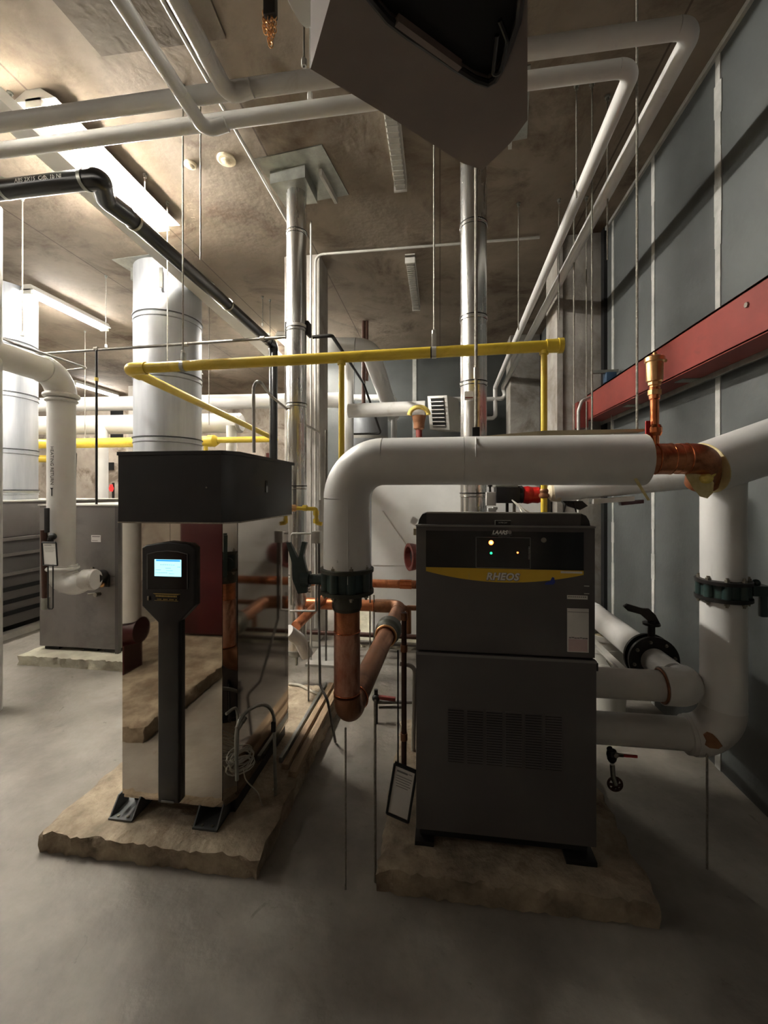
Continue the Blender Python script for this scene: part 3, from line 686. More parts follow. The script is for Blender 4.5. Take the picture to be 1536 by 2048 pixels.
# second copper line, higher, and the slanting copper line
z2 = at(790, 1168, Y=3.6).z
t = thing('copper_pipe', (-.5, 3.6, z2-.04), 'straight copper pipe passing behind the green valve at tank height', 'pipe')
obj('tube', MB().cyl((at(500, 1168, Y=3.6).x-.2, 3.6, z2), (.5, 3.6, z2), .036, seg=24), 'copper', t)
for px in (800, 640): obj('coupling', MB().lathe((at(px, 1168, Y=3.6).x, 3.6, z2), (1, 0, 0), [(0, .040), (.10, .040)]), 'copper_bright', t)
a = at(592, 1252, Y=2.85); b = at(668, 1178, Y=3.55)
one('copper_pipe', MB().cyl(a, b, .035, seg=24), 'copper', 'slanting copper pipe between the polished boiler and the copper main', 'pipe')
# brown drain line dropping to the floor right of the copper U
x808 = at(808, 1300, Y=2.05)
t = thing('drain_pipe', (x808.x, 2.05, 0), 'thin dark copper drain pipe standing left of the charcoal boiler', 'pipe')
zt_ = at(808, 1225, Y=2.05).z
obj('tube', MB().cyl((x808.x, 2.05, 0), (x808.x, 2.05, zt_), .013, seg=14), 'rust_pipe', t)
for py in (1240, 1303, 1480): obj('coupling', MB().lathe((x808.x, 2.05, at(808, py, Y=2.05).z), (0, 0, 1), [(0, .017), (.035, .017)], 14), 'copper_dull', t)
one('drain_pipe', MB().sweep(fillet([(at(826,1400,Y=2.3).x, 2.3, .0), (at(830,1400,Y=2.3).x, 2.3, .55), (at(800,1400,Y=2.3).x, 2.3, .56)], .04), .012, 12), 'pale_conduit', 'pale small pipe rising close beside the charcoal boiler side', 'pipe')

# air vent assembly standing on the copper pipe
def air_vent():
    p = at(1309, 880, Y=YP); x = p.x; z0 = ZT + .05
    zz = lambda py: at(1309, py, Y=YP).z
    t = thing('air_vent', (x, YP, z0), 'tall brass air vent with red lever on the copper pipe', 'valve')
    obj('stem', MB().lathe((x, YP, z0), (0, 0, 1), [(0, .016), (zz(868)-z0, .016), (zz(866)-z0, .022), (zz(852)-z0, .022), (zz(850)-z0, .015), (zz(800)-z0, .015), (zz(798)-z0, .019), (zz(775)-z0, .019)]), 'copper_bright', t)
    obj('union_nut', MB().lathe((x, YP, zz(790)), (0, 0, 1), [(0, .024), (.018, .024), (.02, .017), (.035, .017), (.037, .023), (.05, .023)], 8), 'brass', t)
    obj('float_body', MB().lathe((x, YP, zz(768)), (0, 0, 1), [(0, .014), (.01, .028), (.08, .030), (.085, .034), (.10, .034), (.105, .024), (.112, .01)], 28), 'brass', t)
    obj('cap', MB().lathe((x+.002, YP, zz(712)), (0, 0, 1), [(0, .008), (.012, .008), (.016, .004)]), 'brass', t)
    obj('side_port', MB().lathe((x+.03, YP, zz(722)), (1, 0, 0), [(0, .006), (.012, .006)]), 'brass', t)
    obj('lever', MB().box((x-.036, YP-.012, zz(886)), (x-.018, YP-.004, zz(842)), .003), 'deep_red', t)
    obj('ball_valve', MB().lathe((x, YP, zz(872)), (0, 0, 1), [(0, .021), (.012, .026), (.03, .026), (.042, .021)], 10), 'copper_bright', t)
air_vent()

# small gauge/valve on the pipe top further back (copper with yellow insulation)
# ------------------------------------------------------------------ right-hand riser, flange valve and lower pipes
YV = 1.95
def right_riser():
    X = at(1446, 1100, Y=YV).x; R = .080
    zt = at(1446, 955, Y=YV).z; zf = at(1446, 1178, Y=YV).z; zb = at(1420, 1472, Y=YV).z
    t = thing('insulated_pipe', (X, YV, zb), 'white insulated riser by the grey wall turning into the charcoal boiler', 'pipe')
    obj('insulation', MB().sweep([(X, YV, zf+.045), (X, YV, zt-.02)], R, 36), 'white_jacket', t)
    obj('insulation', MB().sweep([(X, YV, zf-.045), (X, YV, zb+.12)], [R, R*1.02], 36), 'white_jacket', t)
    obj('elbow_cover', MB().sweep(fillet([(X, YV, zb+.3), (X, YV, zb), (X-.3, YV, zb)], .13, 12)[1:-1], R*1.03, 36), 'white_jacket_dull', t)
    xe = at(1370, 1472, Y=YV).x
    obj('insulation', MB().sweep([(xe, YV, zb), (X-.12, YV, zb)], R*.98, 36), 'white_jacket_dull', t)
    obj('insulation', MB().sweep([(.55, YV, zb+.004), (xe+.005, YV, zb+.004)], .066, 36), 'white_jacket_dull', t)
    # torn foam showing at the elbow
    p = at(1425, 1492, Y=YV-R)
    obj('torn_patch', MB().prism([at(x, y-9, Y=YV-R*1.0) for x, y in ((1406,1478),(1414,1472),(1424,1476),(1434,1486),(1444,1500),(1436,1506),(1418,1504),(1409,1498),(1412,1490))], (0, -.004, 0)), 'copper_dull', t)
    # big slanting insulated length above
    a = at(1412, 936, Y=YP+.12); b = at(1600, 872, Y=YV)
    dd = (b - a)
    t2 = thing('insulated_pipe', a, 'wide white insulated pipe slanting up out of the right edge', 'pipe')
    obj('insulation', MB().sweep([a, a + dd*.985], [.104, .112], 40), 'white_jacket', t2)
    obj('cut_edge', MB().lathe(a + dd*.002, -dd, [(0, .104), (.004, .103), (.004, .056)], 32), 'foam', t2)
    obj('loose_flap', MB().prism([at(x, y, Y=YP+.0) for x, y in ((1367,944),(1391,938),(1416,948),(1428,966),(1426,986),(1415,997),(1400,993),(1385,975))], (.003, .006, 0)), 'foam', t2)
    obj('foam_lump', MB().ball(at(1412, 957, Y=YP+.0), .024, (1, .8, .8)).ball(at(1420, 945, Y=YP+.02), .02), 'yellow_foam', t2)
    obj('tee_cover', MB().sweep([(X, YV, zt-.03), (X, YV-.01, zt+.09)], [R*1.0, R*1.12], 36), 'white_jacket', t)
    return X, R, zf, zb
XR, RR, ZF, ZRB = right_riser()
butterfly_valve((XR, YV, ZF), .100, (1, 0, .0), 'black flanged butterfly valve on the white riser by the wall', 'valve_green', hgt=.055, tag_m='iron_dark', lever=False)
# its lever points toward the camera side
g = at(1515, 1180, Y=YV-.02)
one('valve_gearbox', MB().obox(g, (.035, 0, 0), (0, .03, 0), (0, 0, .022), .006).cyl(g - V(.075, 0, 0), g - V(.03, 0, 0), .018).obox(g + V(.02, 0, -.06), (.012, 0, 0), (0, .012, 0), (0, 0, .05), .004).ball(g + V(-.005, 0, .03), .015), 'valve_green', 'dark green valve gearbox at the right edge beside the wall riser', 'valve')
def lower_return():
    z = at(1260, 1368, Y=YV+.0).z; xe = at(1322, 1370, Y=YV).x; X = at(1375, 1365, Y=YV).x; R = .066
    t = thing('insulated_pipe', (X, YV, z-R), 'white return pipe bending backwards beside the bucket', 'pipe')
    obj('insulation', MB().sweep([(.55, YV, z), (xe, YV, z)], R*.96, 36), 'white_jacket_dull', t)
    obj('joint_tape', MB().ring((xe, YV, z), (1, 0, 0), R*1.02, .006, 36), 'copper_dull', t)
    obj('elbow_cover', MB().sweep(fillet([(xe+.002, YV, z), (X, YV, z), (X, YV+.35, z)], .12, 12)[:-1], R*1.18, 36), 'white_jacket', t)
    yf = YV + .28
    obj('insulation', MB().sweep([(X, YV+.1, z), (X, yf, z)], R*.95, 36), 'white_jacket', t)
    far = V(X-.01, 4.0, z+.0)
    obj('insulation', MB().sweep([(X, yf+.07, z), far], R*1.1, 36), 'white_jacket_dull', t)
    fl = obj('flange', MB().lathe((X, yf, z), (0, 1, 0), [(0, .06), (0, .118), (.016, .118), (.016, .09), (.05, .09), (.05, .118), (.066, .118), (.066, .06)], 36), 'iron_dark', t)
    for k in range(8):
        a = 2*math.pi*k/8+.2; mb = MB(); hexbolt(mb, (X+.095*math.cos(a), yf, z+.095*math.sin(a)), (0, -1, 0), .009, .008)
        obj('bolt', mb, 'bolt', fl)
    h = obj('valve_neck', MB().cyl((X, yf+.03, z+.10), (X, yf+.03, z+.19), .017).lathe((X, yf+.03, z+.17), (0, 0, 1), [(0, .04), (.01, .04)], 12), 'iron_dark', t)
    mb = MB(); a0 = V(X+.02, yf+.03, z+.2)
    mb.prism([a0 + V(.02, 0, -.02), a0 + V(-.02, 0, -.025), a0 + V(-.07, 0, .02), a0 + V(-.13, 0, .035), a0 + V(-.15, 0, .055), a0 + V(-.13, 0, .07), a0 + V(-.06, 0, .05), a0 + V(-.03, 0, .05), a0 + V(0, 0, .02)], (0, .015, 0))
    obj('lever', mb, 'iron_dark', h)
    text_cyl('lettering', 'HW RETN', .045, (X, 2.62, z-.0), (0, -1, 0), (-.9, -.5, -.1), R*1.1, 'black_print', t)
    obj('joint_tape', MB().lathe((X, 3.0, z), (0, 1, 0), [(0, R*1.12), (.06, R*1.12)]), 'white_paint', t)
    # strut under that pipe
    s = one('strut', MB().box((X-.12, 2.2, z-.105), (X-.085, 3.9, z-.085)), 'pale_conduit', 'thin pale rail running below the flanged return pipe', 'rail')
lower_return()
# drain tap with red handle and hose
p = at(1226, 1505, Y=1.9)
t = thing('drain_valve', p - V(0, 0, .15), 'small drain valve with red handle below the lower white pipe', 'valve')
obj('body', MB().cyl((p.x-.015, 1.9, ZRB-.055), p + V(-.005, 0, 0), .012).lathe(p + V(-.005, 0, .01), (0, 0, -1), [(0, .018), (.02, .022), (.04, .018), (.05, .012)], 10), 'iron_dark', t)
obj('handle', MB().box(p + V(.005, -.02, -.005), p + V(.09, -.012, .005), .002), 'deep_red', t)
obj('handle_neck', MB().lathe(p + V(.005, -.005, 0), (0, -1, 0), [(0, .01), (.018, .01)], 8).box(p + V(-.002, -.02, -.006), p + V(.035, -.012, .006)), 'bolt', t)
obj('tail', MB().sweep([p + V(-.003, 0, -.05), p + V(.0, 0, -.1), p + V(.01, 0, -.135)], .010, 10), 'galvanised', t)
mb = MB()
for k in range(6):
    a = k*math.pi/3; mb.cyl(p + V(.012, 0, -.14), p + V(.012+.028*math.cos(a), .01, -.14+.028*math.sin(a)), .006, seg=8)
obj('hand_wheel', mb.ring(p + V(.012, .01, -.14), (0, 1, 0), .028, .005), 'rust_pipe', t)
# bucket
def bucket():
    c = at(1208, 1345, Z=0.0); c = V(.88, 2.95, 0)
    a = at(1211, 1300, Y=3.0); c = V(a.x, 3.0, 0); h = at(1211, 1262, Y=3.0).z; 
    t = thing('bucket', c, 'white plastic bucket on the floor behind the charcoal boiler', 'bucket')
    obj('shell', MB().lathe(c, (0, 0, 1), [(0, .001), (0, .115), (h*.62, .135), (h*.62, .141), (h*.68, .141), (h*.68, .137), (h*.80, .139), (h*.80, .146), (h*.85, .146), (h*.85, .14), (h*.94, .142), (h*.94, .148), (h, .148), (h, .138)], 36, cap=False), 'bucket', t)
    obj('inside', MB().lathe(c + V(0, 0, h-.06), (0, 0, 1), [(0, .001), (0, .132)], 36, cap=False), 'tan_board', t)
    obj('handle', MB().sweep(fillet([c + V(.13, -.08, h*.8), c + V(.16, -.14, h*.45), c + V(.10, -.165, h*.38), c + V(-.05, -.15, h*.75)], .05), .003, 6), 'bolt', t)
bucket()

# ------------------------------------------------------------------ flues
def flue(px, Y, r, zbot, ztop, bands, m, label, grp, sticker=None, base=None):
    c = at(px, 900, Y=Y); x = c.x
    t = thing('flue', (x, Y, zbot), label, 'flue pipe', grp)
    zs = sorted([at(px, b, Y=Y).z for b in bands])
    zs = [z for z in zs if zbot+.02 < z < ztop-.02]
    cuts = [zbot] + zs + [ztop]
    for a, b in zip(cuts, cuts[1:]): obj('section', MB().cyl((x, Y, a), (x, Y, b-.002), r, seg=48), m, t)
    for z in zs:
        w_ = r*.16 if r > .2 else .022
        obj('seam_line', MB().lathe((x, Y, z-w_/2-.002), (0, 0, 1), [(0, r), (0, r*1.004+.001), (.004, r*1.004+.001), (.004, r)], 48, cap=False).lathe((x, Y, z+w_/2-.002), (0, 0, 1), [(0, r), (0, r*1.03+.003), (.006, r*1.03+.003), (.006, r)], 48, cap=False), 'iron_dark', t)
        obj('band', MB().lathe((x, Y, z-w_/2), (0, 0, 1), [(0, r), (.0, r*1.012+.002), (w_*.12, r*1.02+.003), (w_*.2, r*1.008+.001), (w_*.8, r*1.008+.001), (w_*.88, r*1.02+.003), (w_, r*1.012+.002), (w_, r)], 48, cap=False), m, t)
    return t, x
fA, xA = flue(337, 4.25, .335, 1.38, CEIL, (650, 762, 885), 'flue_aluminium', 'wide aluminium flue rising behind the black boiler hood', 'wide aluminium flues')
obj('spreader_bracket', MB().obox(at(322, 555, Y=3.88), (.018, 0, 0), (0, .005, 0), (0, 0, .10)), 'galvanised', fA)
fB, xB = flue(3, 4.35, .34, 1.42, CEIL, (695, 795, 905, 985), 'flue_aluminium', 'wide aluminium flue at the far left edge', 'wide aluminium flues')
obj('draught_ring', MB().lathe((xB, 4.35, 1.40), (0, 0, 1), [(0, .36), (.02, .36), (.02, .33), (.10, .33), (.10, .355), (.12, .355), (.12, .33)], 48), 'galvanised', fB)
fC, xC = flue(593, 3.12, .076, .30, CEIL, (470, 662, 812, 975, 1150), 'flue_steel', 'slim polished steel flue in front of the concrete column', 'slim steel flues')
obj('label_tape', MB().lathe((xC, 3.12, at(593, 655, Y=3.1).z), (0, 0, 1), [(0, .0775), (.02, .0775)], 40), 'paper', fC)
obj('tee_cap', MB().lathe((xC, 3.12, .30), (0, 0, -1), [(0, .082), (.03, .084), (.05, .06), (.055, .014), (.13, .010)], 36), 'galvanised', fC)
for s in (-1, 1): obj('support_bracket', MB().box((xC+s*.085-.008, 3.12, at(593, 668, Y=3.1).z), (xC+s*.085+.008, 3.2, at(593, 640, Y=3.1).z)), 'iron_dark', fC)
# white elbow of the flue at floor level
one('flue_elbow', MB().sweep(fillet([at(575, 1262, Y=2.75), at(600, 1280, Y=2.85), at(614, 1310, Y=2.9)], .06), .045, 24), 'white_jacket_dull', 'short white exhaust elbow low beside the polished boiler', 'pipe')
fD, xD = flue(947, 2.75, .083, 1.20, CEIL, (455, 640, 770, 990), 'flue_steel', 'slim polished steel flue rising behind the charcoal boiler', 'slim steel flues')
a = at(938, 985, Y=2.6); b = at(958, 1000, Y=2.6)
z0 = at(940, 795, Y=2.6).z; z1 = at(940, 778, Y=2.6).z
xx = at(938, 785, Y=2.67).x
obj('warning_label', MB().obox((xx, 2.75-.086, (z0+z1)/2), (.028, 0, 0), (0, .001, 0), (0, 0, .028)), 'paper', fD)
obj('warning_stripe', MB().obox((xx, 2.75-.0875, (z0+z1)/2-.012), (.024, 0, 0), (0, .001, 0), (0, 0, .004)), 'red_brown', fD)
# ceiling collars
def collar(x, Y, label, s=1.0):
    t = thing('ceiling_collar', (x, Y, CEIL-.13*s), label, 'collar')
    obj('plate', MB().obox((x+.07*s, Y-.03, CEIL-.004), V(.26*s, -.03, 0), V(.04, .25*s, 0), (0, 0, .004)), 'galvanised', t)
    mb = MB().prism([(x-.16*s, Y-.13*s, CEIL), (x+.12*s, Y-.16*s, CEIL), (x+.13*s, Y+.12*s, CEIL), (x-.14*s, Y+.13*s, CEIL)], (0, 0, -.10*s))
    obj('box', mb, 'galvanised', t)
    obj('bent_strip', MB().obox((x+.24*s, Y+.05, CEIL-.03), V(.012, 0, 0), V(.02, .16*s, 0), (0, 0, .025)), 'pale_conduit', t)
collar(xC, 3.12, 'crumpled galvanised collar where the left slim flue meets the ceiling')
collar(xD, 2.75, 'galvanised collar of the right slim flue, mostly behind the heater', 1.0)
collar(xA - .1, 4.25, 'flat galvanised ceiling plate around the wide aluminium flue', 1.35)

# ------------------------------------------------------------------ overhead white pipes
Z1, Y1_ = 3.31, 1.775; Z2, Y2_ = 3.29, 1.90
def xat(px, Y): return at(px, 500, Y=Y).x
r1, r2 = .036, .034
pipe_run('insulated_pipe', 'rear overhead white pipe crossing the room and turning along the grey wall', 'pipe',
    [(-4.6, Y1_, Z1-.03), (.995, Y1_+.02, Z1+.02), (1.02, 7.1, Z1-.08), at(1013, 797, Y=7.1), at(960, 799, Y=7.1)], r1, 'white_jacket', group=None, cover=1.02)
pipe_run('insulated_pipe', 'front overhead white pipe running parallel and turning nearer the heater', 'pipe',
    [(-4.6, Y2_, Z2-.03), (.815, Y2_, Z2+.01), (.90, 7.1, Z2-.06), at(991, 836, Y=7.1), at(955, 838, Y=7.1)], r2, 'white_jacket', cover=1.02)
def branch(px_e, py_e, Y, Z, r, label):
    x = at(px_e, py_e, Z=Z).x
    t = thing('insulated_pipe', (x, Y, Z-r), label, 'pipe')
    obj('insulation', MB().sweep([(x, -1.2, Z-.02), (x, Y-.12, Z-.02)], r, 28), 'white_jacket', t)
    obj('elbow', MB().sweep(fillet([(x, Y-.2, Z-.02), (x, Y+.0, Z-.02), (x+.11, Y+.0, Z-.0)], .07), r*1.03, 28), 'white_jacket', t)
branch(402, 240, Y2_-.01, Z2-.03, .030, 'white branch pipe from the top left joining the front overhead pipe')
branch(458, 185, Y1_-.01, Z1-.02, .034, 'white branch pipe from the top joining the rear overhead pipe')
one('conduit', MB().cyl((-1.33, .3, CEIL-.02), (-1.33, 3.8, CEIL-.02), .011, seg=10), 'pale_conduit', 'thin metal conduit on the ceiling running towards the slim flue', 'conduit')
one('conduit', MB().cyl((-1.29, .3, CEIL-.02), (-1.29, 2.1, CEIL-.02), .011, seg=10), 'pale_conduit', 'short thin conduit beside the white branch pipe at the top', 'conduit')
# black drain pipe
def black_pipe():
    y = 2.24; z = at(90, 369, Y=y).z; x1 = -2.08
    t = thing('drain_pipe', (x1, 5, 1.8), 'glossy black plastic drain pipe running back below the ceiling', 'pipe')
    xe = at(185, 360, Y=y).x; R = .054
    obj('tube', MB().cyl((-4.4, y, z-.02), (xe, y, z), R, seg=28), 'black_pipe', t)
    obj('elbow', MB().sweep(fillet([(xe-.02, y, z), (xe+.05, y, z), (x1-.02, y+.16, z), (x1, y+.32, z)], .08), R*1.10, 28), 'black_pipe', t)
    obj('tube', MB().cyl((x1, y+.3, z), (x1, 5.0, z), R, seg=28), 'black_pipe', t)
    obj('elbow', MB().sweep(fillet([(x1, 4.9, z), (x1, 5.06, z), (x1, 5.06, z-.16)], .07), R*1.08, 28), 'black_pipe', t)
    obj('tube', MB().cyl((x1, 5.06, z-.14), (x1, 5.06, 1.5), R*.95, seg=28), 'black_pipe', t)
    for px in (8, 168): obj('clamp', MB().lathe((at(px, 370, Y=y).x, y, z), (1, 0, 0), [(0, R*1.06), (0, R*1.12), (.022, R*1.12), (.022, R*1.06)]), 'galvanised', t)
    for yy in (2.62, 3.9, 4.8): obj('clamp', MB().lathe((x1, yy, z), (0, 1, 0), [(0, R*1.06), (0, R*1.12), (.02, R*1.12), (.02, R*1.06)]), 'bolt', t)
    text_cyl('lettering', 'ABS 2X15  Cdb. 1b NI', .034, (at(92, 369, Y=y).x, y, z), (1, 0, 0), (0, -1, -.05), R, 'white_print', t, flip=-1)
    return z
ZBK = black_pipe()
# flat cable duct beside it
one('cable_duct', MB().prism([(-2.46, 1.0, 3.62), (-2.32, 1.0, 3.62), (-2.49, 6.4, 3.62), (-2.70, 6.4, 3.62)], (0, 0, .07)), 'fixture_white', 'long flat pale cable duct running beside the black drain pipe', 'duct')
# small camera-like box on the duct
# round plates on the ceiling
for px, py, r, lb in ((453, 318, .065, 'larger round cream plate on the ceiling left of the flue'), (381, 328, .045, 'smaller round cream plate on the ceiling near the rods')):
    p = at(px, py, Z=CEIL)
    t = thing('ceiling_disc', p - V(0, 0, .03), lb, 'ceiling disc')
    obj('plate', MB().lathe(p, (0, 0, -1), [(0, r), (.01, r), (.016, r*.86)], 28), 'cream_plastic', t)
    obj('centre', MB().lathe(p - V(0, 0, .012), (0, 0, -1), [(0, r*.6), (.012, r*.52), (.016, .01)], 20), 'cream_plastic', t)

# ------------------------------------------------------------------ yellow gas pipes
YG = 2.30
def gas():
    zl = at(250, 738, Y=YG).z; zr = at(1100, 692, Y=YG).z; xl = at(262, 736, Y=YG).x; xr = at(1122, 690, Y=YG).x; R = .030
    t = thing('gas_pipe', (xl, YG, zl-R), 'yellow gas pipe crossing above both boilers and running back left', 'pipe')
    obj('tube', MB().cyl((xl+.05, YG, zl), (xr-.06, YG, zr), R, seg=24), 'yellow_paint', t)
    be = at(552, 879, Y=5.55)
    d = (V(be.x, 5.55, be.z) - V(xl, YG, zl))
    obj('elbow', MB().sweep(fillet([(xl+.1, YG, zl), (xl-.02, YG, zl), V(xl-.02, YG, zl)+d.normalized()*.12], .05), R*1.22, 24), 'yellow_paint', t)
    obj('tube', MB().cyl(V(xl-.02, YG, zl)+d.normalized()*.06, V(xl, YG, zl)+d, R*.98, seg=24), 'yellow_paint', t)
    obj('end_tee', MB().lathe((xr-.075, YG, zr), (1, 0, 0), [(0, R*1.18), (.06, R*1.18), (.06, R*1.3), (.085, R*1.3)], 24), 'yellow_paint', t)
    for px, bot in ((1088, 1.372), (683, at(683, 1000, Y=YG).z-.2)):
        x = at(px, 800, Y=YG).x
        z = zl + (zr-zl)*(x-xl)/(xr-xl)
        obj('drop', MB().cyl((x, YG, z), (x, YG, bot), .0165, seg=18).lathe((x, YG, z-R-.012), (0, 0, 1), [(0, .023), (.02, .023)]), 'yellow_paint', t)
        if px > 1000: obj('union', MB().lathe((x, YG, at(1088, 996, Y=YG).z), (0, 0, 1), [(0, .02), (.008, .026), (.02, .026), (.024, .02), (.04, .023), (.048, .018)], 16), 'copper_dull', t)
    x = at(861, 700, Y=YG).x; z = zl + (zr-zl)*(x-xl)/(xr-xl)
    obj('tape_mark', MB().lathe((x, YG, z), (1, 0, 0), [(0, R*1.02), (.012, R*1.02)]), 'black_print', t)
    x = at(868, 700, Y=YG).x
    obj('hanger_clamp', MB().lathe((x-.012, YG, z), (1, 0, 0), [(0, R*1.06), (.024, R*1.06)]).box((x-.012, YG-.012, z+R), (x+.012, YG+.012, z+R+.07), .003), 'pale_conduit', t)
    x = at(367, 720, Y=YG).x
    obj('hanger_clamp', MB().lathe((x-.012, YG, zl), (1, 0, 0), [(0, R*1.06), (.024, R*1.06)]).box((x-.012, YG-.012, zl+R), (x+.012, YG+.012, zl+R+.05), .003), 'galvanised', t)
    return xl, zl
gas()
zz = at(300, 884, Y=5.6).z
t = thing('gas_pipe', (-4, 5.6, zz-.08), 'long yellow gas header crossing behind the wide aluminium flues', 'pipe')
xm = at(405, 882, Y=5.6).x; xe = at(550, 880, Y=5.6).x
obj('tube', MB().cyl((-7.5, 5.6, zz), (xm+.1, 5.6, zz), .072, seg=24), 'yellow_paint', t)
obj('reducer', MB().lathe((xm+.1, 5.6, zz), (1, 0, 0), [(0, .085), (.08, .085), (.14, .05)], 24), 'yellow_paint', t)
obj('tube', MB().cyl((xm+.2, 5.6, zz+.01), (xe, 5.6, zz+.01), .042, seg=24), 'yellow_paint', t)
obj('drop', MB().cyl((xm+.05, 5.6, zz), (xm+.05, 5.6, 1.4), .03, seg=16), 'yellow_paint', t)
a = at(78, 920, Y=6.3); b = at(97, 920, Y=6.3); c_ = at(246, 830, Y=6.3)
one('gas_pipe', MB().cyl((a.x-2, 6.3, at(90, 915, Y=6.3).z), (b.x+.3, 6.3, at(90, 918, Y=6.3).z), .06, seg=20), 'yellow_paint', 'short dim yellow pipe seen between the far flue and the return pipe', 'pipe')
# small yellow gas cock near the slim flue
p = at(600, 1017, Y=2.6); q = at(636, 1020, Y=2.6)
t = thing('gas_cock', (q.x, 2.6, q.z-.12), 'small yellow gas fitting stepping down beside the slim flue', 'valve')
obj('tube', MB().sweep(fillet([at(583, 1016, Y=2.6), at(632, 1018, Y=2.6), at(633, 1046, Y=2.6), at(644, 1048, Y=2.6)], .012), .013, 14), 'yellow_paint', t)
for px, py, ax in ((610, 1016, (1,0,0)), (632, 1026, (0,0,1)), (632, 1042, (0,0,1))):
    obj('fitting', MB().lathe(at(px, py, Y=2.6)-V(ax)*.014, ax, [(0, .019), (.028, .019)], 8), 'yellow_paint', t)
obj('cock_body', MB().lathe(at(582, 1016, Y=2.6), (1, 0, 0), [(0, .022), (.03, .022), (.04, .014)], 8), 'brass', t)

# ------------------------------------------------------------------ left: old grey boilers, return pipe
def old_boiler():
    Y0 = 3.34; a = at(80, 1295, Y=Y0); b = at(236, 1300, Y=Y0); zt = at(200, 1012, Y=Y0).z; z0 = at(90, 1292, Y=Y0).z
    t = thing('boiler', ((a.x+b.x)/2, 4.0, PADH), 'tall plain grey steel boiler cabinet with small white sticker', 'boiler')
    fr = lambda px, py: at(px, py, Y=Y0)
    cab = obj('cabinet', MB().box((a.x, Y0, z0), (b.x, 5.0, zt), .006), 'old_boiler_grey', t)
    zs = fr(150, 1150).z
    obj('front_panel', MB().box((a.x+.004, Y0-.006, zs+.003), (b.x-.02, Y0, zt-.004)), 'old_boiler_grey', t)
    obj('front_panel', MB().box((a.x+.004, Y0-.006, z0+.004), (b.x-.02, Y0, zs-.003)), 'old_boiler_grey', t)
    obj('top_flashing', MB().box((a.x-.01, Y0-.012, zt), (b.x+.01, 5.0, zt+.012)), 'pale_conduit', t)
    p = fr(184, 1070); q = fr(203, 1084)
    s = obj('sticker', MB().box((p.x, Y0-.009, q.z), (q.x, Y0-.006, p.z)), 'paper', t)
    obj('sticker_print', MB().box((p.x+.01, Y0-.0105, p.z-.016), (q.x-.008, Y0-.009, p.z-.008)).box((p.x+.01, Y0-.0105, q.z+.012), (q.x-.03, Y0-.009, q.z+.016)), 'grey_print', s)
    # right edge channel with screws
    obj('edge_channel', MB().box((b.x-.02, Y0-.012, z0-.04), (b.x+.012, Y0+.02, zt)), 'old_boiler_dark', t)
    # pipe port with brass tap
    p = fr(203, 1150); q = fr(220, 1172)
    obj('pipe_port', MB().box((fr(187,1148).x, Y0-.02, fr(187,1172).z), (fr(221,1148).x, Y0-.006, fr(187,1148).z), .004), 'iron_dark', t)
    obj('port_flange', MB().box((fr(188,1150).x, Y0-.11, fr(188,1151).z-.01), (fr(219,1148).x, Y0-.02, fr(187,1150).z), .003), 'old_boiler_dark', t)
    obj('tap', MB().ball(fr(202, 1163)-V(0, .05, 0), .032).ball(fr(213, 1167)-V(0, .05, 0), .024), 'brass', t)
    p = fr(200, 1187); obj('drain_cock', MB().cyl(p-V(.09, .03, 0), p+V(.01, -.03, .01), .007).lathe(p-V(0, .005, 0), (0, -1, 0), [(0, .02), (.05, .02)], 8), 'bolt', t)
    p = fr(187, 1136); obj('bolt', MB().lathe(p, (0, -1, 0), [(0, .014), (.02, .014)], 6), 'bolt', t)
    for x in (a.x+.10, (a.x+b.x)/2+.1, b.x-.08):
        obj('foot', MB().box((x-.07, Y0+.02, PADH), (x+.07, Y0+.2, PADH+.02)).box((x-.03, Y0+.04, PADH+.02), (x+.03, Y0+.1, z0)), 'iron_dark', t)
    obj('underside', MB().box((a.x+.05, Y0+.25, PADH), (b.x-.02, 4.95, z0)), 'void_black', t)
    obj('side_box', MB().box((fr(47, 1240).x, Y0+.25, fr(47, 1290).z-.02), (a.x, Y0+.75, fr(47, 1246).z), .004), 'old_boiler_grey', t)
    return a, b, zt, Y0
OA, OB, OZT, OY = old_boiler()
def far_boiler():
    X1 = -4.42; zt = 1.40
    t = thing('boiler', (X1-.8, 4.4, 0), 'low grey louvred boiler casing at the left edge under the wide flue', 'boiler')
    obj('casing', MB().box((X1-1.8, 3.0, .12), (X1, 5.7, 1.02), .006), 'old_boiler_dark', t)
    obj('upper_casing', MB().box((X1-1.75, 3.1, 1.03), (X1-.06, 5.6, zt), .01), 'old_boiler_grey', t)
    obj('casing_top', MB().box((X1-1.78, 3.08, zt), (X1-.04, 5.62, zt+.015)), 'pale_conduit', t)
    for z in (1.02, .86, .66):
        obj('side_rib', MB().box((X1-.01, 3.0, z-.02), (X1+.025, 5.7, z+.012)), 'old_boiler_grey', t)
    for z in (.50, .37, .25):
        obj('side_slot', MB().box((X1-.002, 3.0, z-.022), (X1+.006, 5.7, z+.022)), 'void_black', t)
    obj('base_rail', MB().box((X1-1.8, 2.9, 0), (X1+.05, 6.1, .06)), 'pale_conduit', t)
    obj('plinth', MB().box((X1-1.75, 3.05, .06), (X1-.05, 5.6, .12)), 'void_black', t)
far_boiler()
